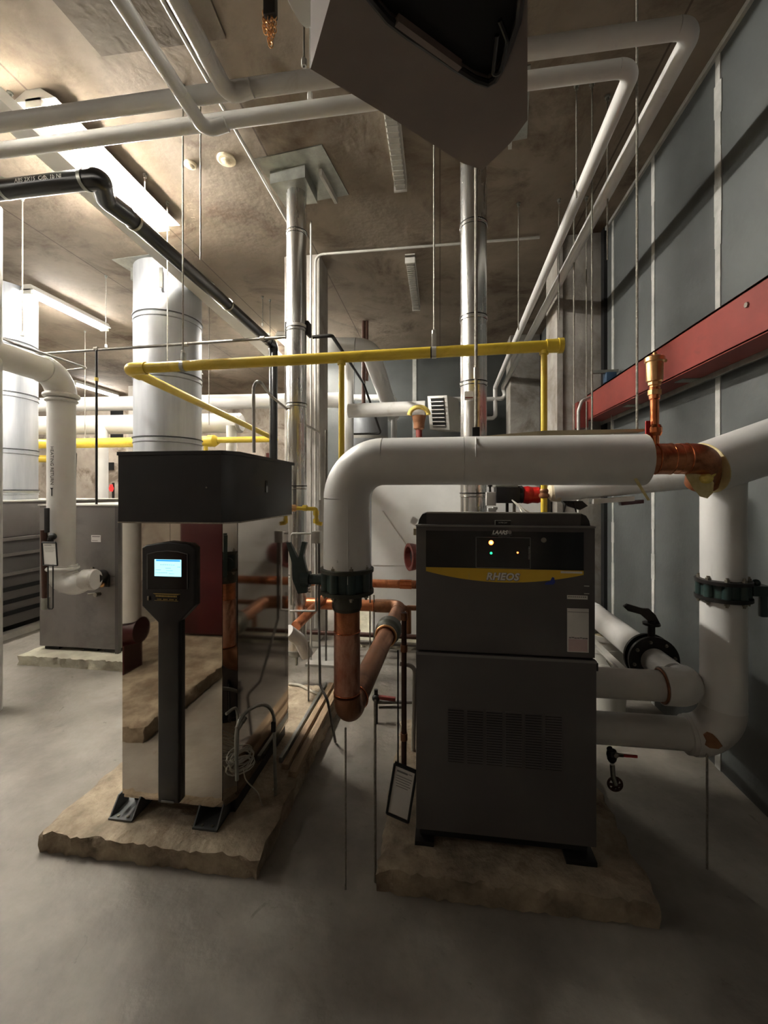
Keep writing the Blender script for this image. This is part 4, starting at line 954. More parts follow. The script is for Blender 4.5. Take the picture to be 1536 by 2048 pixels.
def heating_return():
    y = 3.08; x = at(123, 900, Y=y).x; R = .098; z0 = at(130, 1135, Y=y).z; z1 = at(100, 752, Y=y).z
    t = thing('insulated_pipe', (x, y, z0-.25), 'white heating return pipe dropping to the tall grey cabinet', 'pipe')
    obj('insulation', MB().cyl((x, y, z0), (x, y, z1-.13), R, seg=36), 'white_jacket', t)
    obj('elbow_cover', MB().sweep(fillet([(x, y, z1-.42), (x, y, z1), (x+.02, y-.42, z1+.01)], .18, 12)[1:-1], R*1.1, 36), 'white_jacket', t)
    obj('collar', MB().ring((x, y, z1-.17), (0, 0, 1), R*1.12, .02, 36).ring((x, y, z1-.21), (0, 0, 1), R*1.04, .014, 36), 'white_jacket', t)
    obj('insulation', MB().cyl((x+.01, y-.17, z1), (x+.02, .6, z1+.03), R*.98, seg=36), 'white_jacket', t)
    # lower swept elbow to the boiler
    e = at(186, 1163, Y=y)
    q = [V(x, y, z0+.02), V(x+.005, y, z0-.05), at(133, 1160, Y=y), at(150, 1167, Y=y), at(166, 1163, Y=y+.01), at(180, 1158, Y=y+.02)]
    sp = smooth(q, 6); n_ = len(sp)
    obj('elbow_cover', MB().sweep(sp, [R*1.14 - R*.38*(k/(n_-1))**1.3 for k in range(n_)], 36), 'white_jacket', t)
    obj('collar', MB().ring((x, y, z0+.0), (.1, 0, 1), R*1.12, .018, 36), 'white_jacket', t)
    obj('coupling', MB().lathe(at(168, 1160, Y=y+.01), (1, .12, .05), [(0, R*.80), (.0, R*.88), (.085, R*.88), (.10, R*.80), (.10, R*.4)], 32), 'white_jacket_dull', t)
    obj('stub', MB().cyl((e.x-.03, y+.05, e.z+.01), (at(205, 1163, Y=OY-.02).x, OY-.02, e.z-.0), .05), 'iron_dark', t)
    fd = V(0-x, -y, 0)
    fd = V(-x*.5-.9, -y, 0)
    text_cyl('lettering', 'HEATING RETURN', .037, (x, y, at(106, 932, Y=y-.05).z-.0), (0, 0, -1), (.35, -y, 0), R, 'black_print', t, flip=-1)
    za = at(106, 984, Y=y-.05).z; f = V(.35, -y, 0).normalized(); q = V(x, y, za) + f*(R+.001); sd = V(0, 0, 1).cross(f)
    obj('flow_arrow', MB().obox(q, sd*.004, f*.001, (0, 0, .032)).prism([q+sd*.013+V(0,0,.034), q-sd*.013+V(0,0,.034), q+V(0,0,.012)], f*.001), 'black_print', t)
heating_return()
one('insulated_pipe', MB().cyl((at(-18, 700, Y=2.5).x, 2.5, 0), (at(-18, 700, Y=2.5).x, 2.5, at(0, 410, Y=2.5).z), .06, seg=28), 'white_jacket', 'sliver of a white vertical pipe at the extreme left edge', 'pipe')
# clip frame with notice and level gauge hanging there
def notice(c, wx, hz, tilt, label, ydir=(0, -1, 0), m='paper', sidev=(1, 0, 0)):
    c = V(c); sx = V(sidev).normalized(); n = V(ydir)
    up = (V(0, 0, 1) + sx*math.tan(tilt)).normalized(); 
    t = thing('notice_frame', c - up*hz, label, 'notice')
    obj('sheet', MB().obox(c, sx*wx*.9, n*.0015, up*hz*.93), m, t)
    mb = MB()
    cs = [c + sx*wx*a + up*hz*b for a, b in ((-1, -1), (1, -1), (1, 1), (-1, 1))]
    for k in range(4): mb.sweep([cs[k] + n*.003, cs[(k+1) % 4] + n*.003], .0055, 8)
    mb.sweep([c - sx*wx + up*hz*1.07 + n*.003, c + sx*wx + up*hz*1.07 + n*.003], .004, 8)
    obj('frame', mb, 'matt_black', t)
    mb = MB()
    for k, (u0, u1, v) in enumerate(((-.7, .3, .78), (-.7, .75, .6), (-.7, .7, .5), (-.7, .6, .40), (-.65, .7, .30), (-.6, .5, .2), (.35, .7, .8))):
        a = c + sx*wx*u0 + up*hz*v + n*.0018; b = c + sx*wx*u1 + up*hz*v + n*.0018
        mb.obox((a+b)/2, (b-a)/2, n*.0005, up*hz*(.035 if k == 0 else .012))
    obj('notice_text', mb, 'grey_print', t); return t
notice(at(100, 1108, Y=2.9), .062, .088, math.radians(-4), 'black-framed notice sheet hanging in front of the white return pipe')
p = at(97, 1050, Y=2.95)
t = thing('gauge_assembly', (p.x, 2.95, at(97, 1218, Y=2.95).z), 'narrow pressure gauge and tube hanging above the framed notice', 'gauge')
obj('sight_frame', MB().box(at(91, 1065, Y=2.95)-V(.003, .01, 0), at(97, 1016, Y=2.95)+V(.003, .01, 0), .004), 'matt_black', t)
obj('tube', MB().cyl(at(87, 1060, Y=2.97), at(91, 1215, Y=2.97), .022), 'rust_pipe', t)
obj('wire_loop', MB().sweep(fillet([at(96, 1080, Y=2.93), at(96, 1218, Y=2.93), at(106, 1218, Y=2.93), at(106, 1080, Y=2.93)], .015), .005, 8), 'matt_black', t)
obj('hook', MB().ball(at(105, 1073, Y=2.95), .035, (1, .6, .8)).cyl(at(101, 1075, Y=2.95), at(101, 1090, Y=2.95), .02), 'matt_black', t)
obj('cap', MB().lathe(at(91, 1218, Y=2.97), (0, 0, 1), [(0, .03), (.09, .03)], 16), 'galvanised', t)
# notice beside the charcoal boiler
nt_c = (at(777, 1632, Y=1.72) + at(824, 1545, Y=1.72))/2
t = notice(at(803, 1585, Y=1.75), .047, .107, math.radians(9), 'tilted framed notice leaning against the left side of the charcoal boiler', sidev=(.93, -.05, -.27))

# ------------------------------------------------------------------ white headers and tanks at the back
def header(y, pa, pb, R, label, cap=False, x_from=None):
    a = at(*pa, Y=y); b = at(*pb, Y=y)
    t = thing('insulated_pipe', ((a.x+b.x)/2, y, min(a.z, b.z)-R), label, 'pipe')
    obj('insulation', MB().cyl((a.x if x_from is None else x_from, y, a.z), b, R, seg=32), 'white_jacket', t)
    if cap: obj('end_cap', MB().lathe(b, (1, 0, 0), [(0, R*1.02), (.02, R*1.02), (.05, R*.8), (.06, .01)], 32), 'white_jacket_dull', t)
    return t
header(6.3, (78, 806), (700, 800), .115, 'upper white header pipe crossing the rear of the room', x_from=-9)
header(6.0, (78, 848), (478, 846), .148, 'lower thicker white header pipe with a rounded closed end', cap=True, x_from=-9)
for px, top, bot, R, y, lb in ((204, 855, 1006, .085, 5.9, 'white drop pipe standing behind the tall grey cabinet'), (463, 852, 905, .075, 5.9, 'short white drop pipe between hood and rear header')):
    q = at(px, top, Y=y); one('insulated_pipe', MB().cyl((q.x, y, q.z), (q.x, y, 0 if px > 300 else .0), R, seg=28), 'white_jacket', lb, 'pipe')
one('red_tag', MB().lathe(at(223, 977, Y=6.6), (0, -1, 0), [(0, .045), (.01, .045)], 20).box(at(220, 976, Y=6.6)-V(0, .01, .06), at(226, 976, Y=6.6)+V(0, 0, .06)), 'red_tag_glow', 'small red round tag glowing on the rear wall pipework', 'tag')  # red tag disc whose material emits slightly
p = at(223, 977, Y=6.6)
one('stand_pipe', MB().cyl((p.x, 6.64, 0), (p.x, 6.64, p.z+.1), .02, seg=12), 'iron_dark', 'thin dark stand pipe carrying the red tag at the rear', 'pipe')
# big white tank behind the charcoal boiler
def big_tank():
    X0 = at(743, 1100, Y=4.2).x; zt = at(800, 968, Y=4.2).z; X1 = .98
    t = thing('storage_tank', ((X0+X1)/2, 4.8, .05), 'large white jacketed tank behind the charcoal boiler', 'tank')
    mb = MB().box((X0, 4.2, .08), (X1, 5.4, zt))
    bmesh.ops.bevel(mb.bm, geom=[e for e in mb.bm.edges if abs(abs(e.verts[0].co.y-e.verts[1].co.y)) > .5 and e.verts[0].co.z > 1], offset=.14, segments=8, affect='EDGES', profile=.5)
    for f in mb.bm.faces: f.smooth = True
    obj('jacket', mb, 'tank_white', t)
    obj('base_frame', MB().box((X0+.03, 4.24, .05), (X1-.03, 5.36, .08)), 'iron_dark', t)
    a = at(762, 1020, Y=4.19); b = at(830, 1095, Y=4.19)
    obj('diagonal_seam', MB().sweep([at(765, 1022, Y=4.197), at(812, 1090, Y=4.197)], .008, 6), 'white_jacket_dull', t)
    z = at(760, 1130, Y=4.2).z
    obj('horizontal_seam', MB().box((X0+.02, 4.195, z-.004), (X1-.02, 4.2, z+.004)), 'white_jacket_dull', t)
    c = at(826, 1110, Y=4.1)
    fl = obj('burner_flange', MB().lathe(at(862, 1112, Y=4.1), (-1, -.45, 0), [(0, .105), (.14, .115), (.19, .128), (.23, .132), (.235, .125), (.235, .10), (.17, .085)], 36, cap=False), 'red_brown', t)
    obj('flange_recess', MB().lathe(at(862, 1112, Y=4.1) + V(-1, -.45, 0).normalized()*.17, (-1, -.45, 0), [(0, .09), (.012, .088)], 28), 'void_black', fl)
big_tank()
a = at(532, 906, Y=6.5); b = at(552, 923, Y=6.5)
one('red_panel', MB().box((a.x, 6.5, 0), (b.x, 6.56, a.z), .004), 'red_brown', 'small red panel seen between hood and slim flue', 'panel')
# clear steel tank farther back
c = at(728, 900, Y=6.6)
t = thing('storage_tank', (c.x, 6.6, 0), 'pale metallic vertical tank at the far wall', 'tank')
zt = at(735, 822, Y=6.6).z
obj('shell', MB().cyl((c.x, 6.6, 0), (c.x, 6.6, zt), .38, seg=48), 'flue_aluminium', t)
obj('dome', MB().ball((c.x, 6.6, zt), .38, (1, 1, .25), 32), 'flue_aluminium', t)
obj('strap', MB().lathe((c.x, 6.6, at(735, 875, Y=6.2).z), (0, 0, 1), [(0, .385), (.05, .385)], 48, cap=False), 'pale_conduit', t)
# white pipework above it
def wp(name, label, px_pts, y, R, m='white_jacket', cat='pipe', bend=None, ys=None):
    pts = [at(a, b, Y=(ys[i] if ys else y)) for i, (a, b) in enumerate(px_pts)]
    return pipe_run(name, label, cat, pts, R, m, bend=bend)
wp('insulated_pipe', 'white pipe hooking over behind the concrete column towards the far wall', [(640, 695), (738, 695), (785, 832)], 5, .115, bend=.16, ys=(5, 5, 7.1))
wp('insulated_pipe', 'white vertical pipe between yellow drop and far tank', [(697, 700), (697, 985)], 5.6, .07)
wp('insulated_pipe', 'horizontal white pipe stub ending above the yellow foam collar', [(697, 822), (845, 816), (850, 816)], 4.6, .078)
wp('insulated_pipe', 'slim white pipe on the far wall turning down beside the tank', [(655, 795), (788, 795), (788, 985)], 7.0, .05, bend=.08)
wp('water_pipe', 'slim white pipe jogging left of the flue to the louvred heater, upper', [(885, 806), (893, 806), (893, 799), (935, 798)], 7.1, .04, bend=.03)
wp('water_pipe', 'slim white pipe jogging left of the flue to the louvred heater, lower', [(885, 846), (893, 846), (893, 838), (935, 837)], 7.1, .045, bend=.03)
# copper reducer with yellow foam collar
p = at(838, 880, Y=4.45)
t = thing('reducing_valve', (p.x, 4.45, p.z), 'copper reducer with a yellow foam collar above the white pipe', 'valve')
zc = at(838, 832, Y=4.45).z
obj('stem', MB().lathe((p.x, 4.45, p.z-.3), (0, 0, 1), [(0, .05), (.3, .05), (.32, .03), (.40, .03), (.42, .055), (.48, .06), (.55, .075), (zc-p.z+.3, .08)], 24), 'copper_dull', t)
obj('red_band', MB().lathe((p.x, 4.45, p.z+.03), (0, 0, 1), [(0, .034), (.08, .034)], 16), 'red_beam', t)
obj('foam_collar', MB().sweep([(p.x+.10*math.cos(a), 4.42, zc+.005+.085*math.sin(a)) for a in [math.pi*k/14 for k in range(15)]], .024, 12), 'yellow_foam', t)
# louvred unit heater on the far wall
def unit_heater():
    Yh = 6.9; a = at(858, 790, Y=Yh); b = at(905, 860, Y=Yh)
    t = thing('unit_heater', (a.x, Yh, b.z), 'small grey louvred unit heater hanging near the far wall', 'heater')
    c = (a+b)/2; dx = V(.14, -.10, -.02); dz = V(-.02, 0, (a.z-b.z)/2*.92)
    obj('casing', MB().obox(c + V(.06, .16, 0), dx*1.15, V(.1, .14, 0), dz*1.05, .006), 'fixture_white', t)
    obj('opening', MB().obox(c + V(-.03, .02, 0), dx*.75, V(.01, .014, 0), dz*.9), 'void_black', t)
    for k in range(8):
        q = c + dz*(-.85 + 1.7*k/7) + V(-.035, .0, 0); obj('louvre', MB().obox(q, dx*.75, V(.02, .03, -.01), V(0, 0, .006)), 'pale_conduit', t)
unit_heater()
for px, y0, y1, lb in ((727, 626, 812, 'dark rusty vertical pipe hanging from the ceiling at the rear'),):
    a = at(px, y0, Y=5.8); b = at(px, y1, Y=5.8)
    one('fire_pipe', MB().cyl((a.x, 5.8, CEIL), (a.x, 5.8, b.z), .028, seg=14).cyl((a.x+.05, 5.8, CEIL), (a.x+.05, 5.8, at(px, 762, Y=5.8).z), .02, seg=12), 'rust_pipe', lb, 'pipe')
one('conduit', MB().sweep(fillet([at(625, 674, Y=3.5), at(664, 671, Y=3.5), at(727, 766, Y=5.7), at(762, 867, Y=6.05), at(702, 868, Y=6.05)], .03), .016, 10), 'iron_dark', 'dark pipe stepping down towards the far tank right of the column', 'pipe')
# horizontal dark conduit in the left half
z_ = at(300, 692, Y=3.5).z
t = thing('conduit', (-2, 3.5, z_), 'dark horizontal conduit crossing in front of the wide aluminium flue', 'conduit')
obj('tube', MB().cyl((at(62, 709, Y=3.5).x, 3.5, at(62, 709, Y=3.5).z), (at(575, 674, Y=3.5).x, 3.5, at(575, 674, Y=3.5).z), .013, seg=12), 'grey_conduit', t)
for px, py in ((193, 698), (372, 689), (525, 677)): 
    q = at(px, py, Y=3.5); obj('joint', MB().lathe(q-V(.02, 0, 0), (1, 0, 0), [(0, .02), (.04, .02)], 8), 'bolt', t)
q = at(193, 700, Y=3.5); z0_ = 0.0
t = thing('conduit', (q.x, 3.5+.0, at(193, 1010, Y=3.28).z-.02), 'thin dark vertical conduit with yellow tag beside the return pipe', 'conduit')
q = at(193, 700, Y=3.45)
obj('tube', MB().cyl((q.x, 3.45, q.z), (q.x, 3.45, at(193, 1011, Y=3.45).z), .010, seg=10), 'iron_dark', t)
obj('tag', MB().lathe((q.x, 3.45, at(193, 762, Y=3.45).z), (0, 0, 1), [(0, .016), (.03, .016)], 10), 'yellow_foam', t)
one('conduit', MB().sweep(fillet([at(-30, 660, Y=3.0), at(30, 688, Y=3.0), at(174, 736, Y=4.0), at(132, 741, Y=4.0)], .05), .011, 10), 'grey_conduit', 'bent grey conduit passing in front of the far left flue', 'conduit')
one('conduit', MB().sweep(fillet([at(145, 905, Y=5.5), at(152, 905, Y=5.5), at(148, 1010, Y=5.5)], .03), .014, 8), 'iron_dark', 'short dark conduit hooking down behind the heating return pipe', 'conduit')
# pale gooseneck conduit above the hood
one('gooseneck_conduit', MB().sweep(fillet([at(508, 905, X=-1.0), at(507, 775, X=-1.0), at(513, 762, X=-.98), at(522, 765, X=-.95), at(540, 790, Y=2.9), at(612, 850, Y=3.3), at(640, 865, Y=3.5), at(641, 1000, Y=3.5)], .03), .009, 10), 'pale_conduit', 'pale gooseneck conduit rising from the black hood', 'conduit')
# conduit down the concrete column and along the ceiling
zc_ = CEIL - .03
pipe_run('conduit', 'white conduit running down the concrete column and along the ceiling', 'conduit', [(xat(1078, 4.08), 4.06, zc_), (xat(632, 4.08)+.0, 4.06, zc_), (xat(632, 4.08), 4.06, .15)], .012, 'pale_conduit', bend=.08, seg=12, pname='tube')
for px, lb in ((622, 'slender pale conduit just right of the slim flue'), (652, 'thin dark conduit on the side of the concrete column')):
    x = xat(px, 3.6); one('conduit', MB().cyl((x, 3.6, 0), (x, 3.6, CEIL if px < 630 else at(px, 860, Y=3.6).z), .009, seg=8), 'pale_conduit' if px < 630 else 'grey_conduit', lb, 'conduit')
# electric boxes and short conduits near the green valve
a = at(625, 1062, Y=2.55); b = at(642, 1086, Y=2.55)
t = thing('junction_box', ((a.x+b.x)/2, 2.55, b.z), 'small grey junction box with conduits beside the white riser', 'electrical box')
obj('box', MB().box((a.x, 2.52, b.z), (b.x, 2.58, a.z), .004), 'pale_conduit', t)
obj('conduit', MB().sweep(fillet([at(582, 1210, Y=2.55), at(582, 1067, Y=2.55), at(626, 1067, Y=2.55)], .02), .0065, 8), 'pale_conduit', t)
obj('conduit', MB().cyl(at(632, 1086, Y=2.55), V(at(632, 1222, Y=2.55).x, 2.55, at(632, 1222, Y=2.55).z), .007, seg=8).cyl(at(580, 1222, Y=2.55), at(634, 1222, Y=2.55), .007, seg=8), 'pale_conduit', t)
obj('conduit', MB().sweep(fillet([at(638, 1086, Y=2.55), at(638, 1240, Y=2.55), at(640, 1370, Y=2.4), at(655, 1400, Y=2.35), V(-.62, 2.45, .01)], .05), .008, 8), 'grey_conduit', t)

# ------------------------------------------------------------------ red beam on the wall
def beam():
    xb = 1.30; zt, zb = 2.37, 2.145
    t = thing('steel_beam', (1.39, 2.5, zb), 'heavy red painted steel beam along the grey wall', 'beam')
    obj('web', MB().box((xb, -.6, zb), (xb+.014, 4.0, zt)), 'red_beam', t)
    obj('flange', MB().box((xb, -.6, zb-.004), (WR-.015, 4.0, zb+.008)), 'red_beam', t)
    obj('flange', MB().box((xb, -.6, zt-.012), (WR-.015, 4.0, zt)), 'red_beam', t)
    obj('end_stub', MB().box((xb-.09, 3.92, zb-.07), (xb+.0, 4.06, zb+.16)), 'red_brown', t)
    for y in (1.9, 2.6, 3.3): obj('rivet_plate', MB().box((xb+.05, y-.04, zb-.009), (xb+.16, y+.04, zb-.004)), 'galvanised', t)
    obj('bolt', MB().lathe((xb, 1.98, 2.30), (-1, 0, 0), [(0, .012), (.008, .012)], 6), 'bolt', t)
beam()
a = at(1218, 748, Y=3.75)
t = thing('beam_clamp', (a.x, 3.75, a.z-.1), 'small dark blue clamp box hanging above the red beam end', 'clamp')
obj('box', MB().box((a.x-.03, 3.72, a.z-.07), (a.x+.05, 3.80, a.z+.01), .004), 'blue_box', t)
obj('bracket_arm', MB().box((at(1183, 745, Y=3.75).x, 3.74, a.z+.01), (1.48, 3.77, a.z+.035)), 'galvanised', t)
one('conduit', MB().sweep(fillet([V(at(1157, 868, Y=3.2).x, 3.2, 0), at(1157, 822, Y=3.2), at(1163, 803, Y=3.2), at(1180, 795, Y=3.4)], .05), .012, 10), 'pale_conduit', 'pale bent conduit curving beside the red beam end', 'conduit')
# insulation shield board lying behind the big pipe
a = at(960, 876, Y=YP+.12); b = at(1275, 864, Y=YP+.12)
one('shield_board', MB().prism([(a.x, YP+.06, a.z-.01), (b.x, YP+.06, b.z-.005), (b.x, YP+.06, b.z+.004), (a.x+.25, YP+.06, a.z+.018), (a.x, YP+.06, a.z)], (0, .06, 0)), 'tan_board', 'long tan board lying along the top of the big white pipe', 'board')

# ------------------------------------------------------------------ circulator and pipe behind the charcoal boiler top
def circulator():
    Yc = 2.42; f = lambda x, y: at(x, y, Y=Yc)
    t = thing('circulator_pump', (f(1015, 1030).x, Yc, 1.369), 'black and red circulator pump above the charcoal boiler top', 'pump')
    a = f(990, 972); b = f(1036, 1006)
    obj('motor_box', MB().box((a.x, Yc-.06, b.z), (b.x, Yc+.06, a.z), .006), 'matt_black', t)
    obj('box_lid', MB().box((a.x-.006, Yc-.065, a.z-.008), (b.x-.01, Yc+.065, a.z+.004), .003), 'galvanised', t)
    obj('motor', MB().lathe((b.x, Yc, (a.z+b.z)/2), (1, 0, 0), [(0, .045), (.02, .05), (.03, .038)], 24), 'matt_black', t)
    q = f(1046, 990)
    obj('volute', MB().lathe((q.x-.01, Yc, q.z), (1, 0, 0), [(0, .034), (.01, .046), (.035, .05), (.06, .044), (.09, .046), (.105, .04)], 24), 'deep_red', t)
    a = f(971, 984); b = f(990, 1011)
    obj('switch_box', MB().box((a.x, Yc-.05, b.z), (b.x, Yc, a.z), .004), 'pale_conduit', t)
    obj('relief_knob', MB().lathe(f(980, 984), (0, 0, 1), [(0, .008), (.02, .006), (.03, .008), (.03, .014), (.042, .014)], 12), 'iron_dark', t)
    for px in (1014, 1028): obj('stand', MB().box((f(px, 1006).x-.008, Yc-.02, 1.369), (f(px, 1006).x+.006, Yc, f(px, 1004).z)), 'iron_dark' if px == 1014 else 'bolt', t)
    mb = MB()
    for k, (x1, y1) in enumerate(((1060, 1029), (1075, 1030), (1048, 1029))):
        mb.sweep(fillet([at(1024, 1000, Y=2.34), at(1040, 1012+k*2, Y=2.3), V(at(x1, y1, Y=2.25).x, 2.25, 1.376)], .04), .0035, 6)
    obj('wires', mb, 'wire_pale', t)
    # white pipe leading to the right
    z0 = f(1110, 984).z; x0 = f(1100, 984).x; x1 = at(1400, 957, Y=Yc-.1)
    p = thing('insulated_pipe', (x0, Yc, z0-.055), 'bright white insulated pipe leaving the pump towards the wall', 'pipe')
    obj('insulation', MB().cyl((x0+.02, Yc, z0), (x1.x-.05, Yc-.1, x1.z), .053, seg=32), 'white_jacket', p)
    obj('end_collar', MB().lathe((x0-.01, Yc, z0), (1, 0, 0), [(0, .03), (.01, .046), (.03, .053), (.06, .055)], 28), 'cream_plastic', p)
    tr = thing('pipe_support', (x0+.1, Yc, 1.369), 'thin black bracket legs under the bright white pipe', 'bracket')
    for px, dx in ((1133, -.02), (1147, .02), (1103, -.0)):
        obj('leg', MB().cyl((f(px, 1010).x, Yc, z0-.055), (f(px, 1030).x+dx, Yc, 1.369), .004, seg=8), 'iron_dark', tr)
    obj('saddle', MB().prism([f(1125, 1002), f(1165, 1002), f(1176, 1012), f(1160, 1020), f(1135, 1012)], (0, .05, 0)), 'iron_dark', tr)
    a = at(1180, 1003, Y=2.36); b = at(1265, 992, Y=2.36)
    one('cable_tray', MB().obox(at(1222, 1000, Y=2.36), (.10, 0, .008), (0, .04, 0), (0, 0, .012)), 'pale_conduit', 'short pale tray hanging under the bright white pipe', 'tray')
    one('valve_lever', MB().obox(at(1262, 1005, Y=2.34), (.055, 0, .006), (0, .02, 0), (0, 0, .010), .004), 'maroon', 'dark red lever bar under the bright white pipe', 'lever')
    one('white_plug', MB().obox(V(at(984, 1027, Y=1.77).x, 1.77, 1.429), (.017, 0, 0), (0, .01, 0), (0, 0, .008), .003).obox(V(at(990, 1024, Y=1.77).x, 1.77, 1.436), (.010, 0, 0), (0, .008, 0), (0, 0, .006), .003), 'white_paint', 'small white plastic plug lying on the charcoal boiler top', 'plug')
circulator()
a = at(833, 1062, Y=2.0)
one('sensor_box', MB().box((-.125, 2.0, a.z-.02), (-.095, 2.06, a.z+.01)), 'tan_board', 'small tan sensor box on the left side of the charcoal boiler', 'sensor')
one('paper_tag', MB().obox(at(828, 1042, Y=2.1), (.014, 0, -.008), (0, .001, 0), (.008, 0, .016)), 'paper', 'small paper tag tied at the boiler top left corner', 'tag')

# ------------------------------------------------------------------ rods
def rod(px, Y, top, bot, label, r=.0048, clamp=None, grp=None, m='zinc_rod', floor=False):
    x = xat(px, Y); zt = CEIL if top is None else at(px, top, Y=Y).z; zb = 0 if bot is None else at(px, bot, Y=Y).z
    t = thing('threaded_rod', (x, Y, zb), label, 'rod', grp)
    obj('rod', MB().cyl((x, Y, zb), (x, Y, zt), r, seg=8), m, t)
    if top is None: obj('ceiling_anchor', MB().lathe((x, Y, CEIL), (0, 0, -1), [(0, .016), (.01, .016), (.012, .010), (.03, .010)], 8), 'galvanised', t)
    if clamp == 'black': obj('clamp', MB().box((x-.016, Y-.012, zb-.03), (x+.014, Y+.012, zb+.035), .003), 'matt_black', t)
    elif clamp == 'nut': obj('nut', MB().lathe((x, Y, zb), (0, 0, 1), [(0, .013), (.03, .013), (.034, .008)], 6), 'pale_conduit', t)
    elif clamp == 'clevis': obj('clevis', MB().ring((x, Y, zb-.05), (0, 1, 0) if False else (1, 0, 0), .055, .004, 24, 6), 'galvanised', t)
    return t
rod(868, YG, None, 672, 'rod holding up the middle of the yellow gas pipe', clamp='nut')
t = rod(952, YP+.02, None, 872, 'rod with black clamp holding the big white pipe', r=.0065, clamp='black')
obj('coupling', MB().lathe((xat(952, YP+.02), YP+.02, at(952, 755, Y=YP).z), (0, 0, 1), [(0, .010), (.045, .010)], 6), 'pale_conduit', t)
rod(366, YG, None, 712, 'left rod of the pair above the yellow pipe corner', clamp='nut')
rod(401, 2.35, None, 520, 'right rod of the pair, ending at the black drain pipe')
rod(335, 3.2, None, 738, 'rod hanging in front of the wide aluminium flue', grp=None)
rod(290, 2.9, None, 420, 'short rod beside the lit strip light')
rod(45, 3.0, None, 672, 'rod hanging the white return pipe at far left', clamp='nut')
rod(20, 2.2, None, 222, 'short rod holding the overhead pipe at the left edge')
rod(608, Y1_, None, 133, 'rod holding the rear overhead pipe left of the heater', clamp='nut')
rod(620, Y2_, None, 200, 'rod holding the front overhead pipe left of the heater', clamp='nut')
rod(525, 4.9, None, 652, 'rod ending at the far end of the black pipe', clamp='nut')
rod(212, 4.2, None, 695, 'rod above the tag conduit left of the wide flue', clamp='nut')
rod(170, 5.6, None, 880, 'rod down to the yellow header between left pipes', clamp='nut')
rod(418, 5.0, None, 850, 'faint rod left of the gooseneck conduit')
rod(540, 5.0, None, 880, 'faint rod right of the gooseneck conduit')
rod(1153, 2.6, None, 395, 'rod near the bend of the front overhead pipe')
rod(1184, 2.6, None, 872, 'long rod just left of the red beam end', r=.0055)
rod(1274, 2.0, None, 866, 'long rod ending at the right end of the tan board', r=.0055)
rod(1148, 3.4, None, 870, 'rod in front of the concrete column, left one', r=.006)
rod(1173, 3.6, None, 870, 'faint rod in front of the concrete column, right one')
rod(1223, 3.7, 790, 868, 'short rod dropping from the blue clamp box')
rod(1037, 3.6, None, 660, 'short faint rod left of the sloping wall pipes')
rod(1118, 3.6, None, 640, 'faint rod crossing the sloping wall pipes')
rod(1215, 2.7, None, 520, 'faint rod by the top of the grey wall')
rod(1105, 4.7, None, 640, 'thin rod behind the sloping wall pipes')
# floor standing rods
rod(691, 1.555, 1455, None, 'floor rod standing directly under the copper U', r=.004, floor=True)
rod(750, 1.60, 1400, None, 'floor rod standing right of the copper U', r=.0055, floor=True)
rod(796, 2.10, 1300, None, 'thin dark rod left of the drain pipe', r=.004, m='iron_dark')
rod(1414, 1.83, 1508, None, 'pale floor rod under the wall riser elbow', r=.0045)
rod(617, 2.75, 1282, None, 'short rod standing behind the left pad beside the flue elbow', r=.006)
rod(748, 3.3, 1190, None, 'rod of the copper main support', r=.006)
rod(740, 3.3, 1185, None, 'second rod of the copper main support', r=.006)
# low pipes on the floor at the back
one('floor_pipe', MB().cyl((-1.6, 3.9, .16), (.6, 3.9, .16), .022, seg=12), 'rust_pipe', 'rusty thin pipe lying low across the floor behind', 'pipe')
one('floor_rail', MB().cyl((-.9, 3.75, at(820,1316,Y=3.75).z+.12), (.3, 3.75, at(820,1316,Y=3.75).z+.12), .018, seg=10), 'grey_conduit', 'grey thin rail crossing low in front of the white tank', 'rail')
a = at(775, 1395, Y=2.7)
t = thing('ball_valve', (a.x-.05, 2.7, a.z-.08), 'low ball valve with faded red lever behind the copper U', 'valve')
obj('lever', MB().obox(at(771, 1396, Y=2.7), (.065, 0, -.004), (0, .012, 0), (0, 0, .011), .003), 'red_beam', t)
obj('body', MB().ball(at(752, 1396, Y=2.7), .026).cyl(V(at(752, 1396, Y=2.7).x, 2.7, 0), at(752, 1385, Y=2.7)+V(0, 0, .02), .012), 'iron_dark', t)
obj('pipe', MB().cyl(at(752, 1404, Y=2.72), at(828, 1404, Y=2.72), .012, seg=10).cyl(at(758, 1415, Y=2.72), at(805, 1415, Y=2.72), .009, seg=10), 'grey_conduit', t)
one('condensate_hose', MB().sweep(fillet([at(578, 1368, Z=.1), at(600, 1370, Z=.1), at(622, 1382, Z=.1), at(648, 1392, Z=.1)], .1), .009, 8), 'wire_pale', 'pale hose lying across the back of the left pad', 'hose')
one('junction_tray', MB().box((-1.15, 3.5, .0), (-.85, 3.95, .02)).box((-.86, 3.5, .02), (-.85, 3.95, .09)), 'pale_conduit', 'low pale sheet tray on the floor behind the slim flue', 'tray')

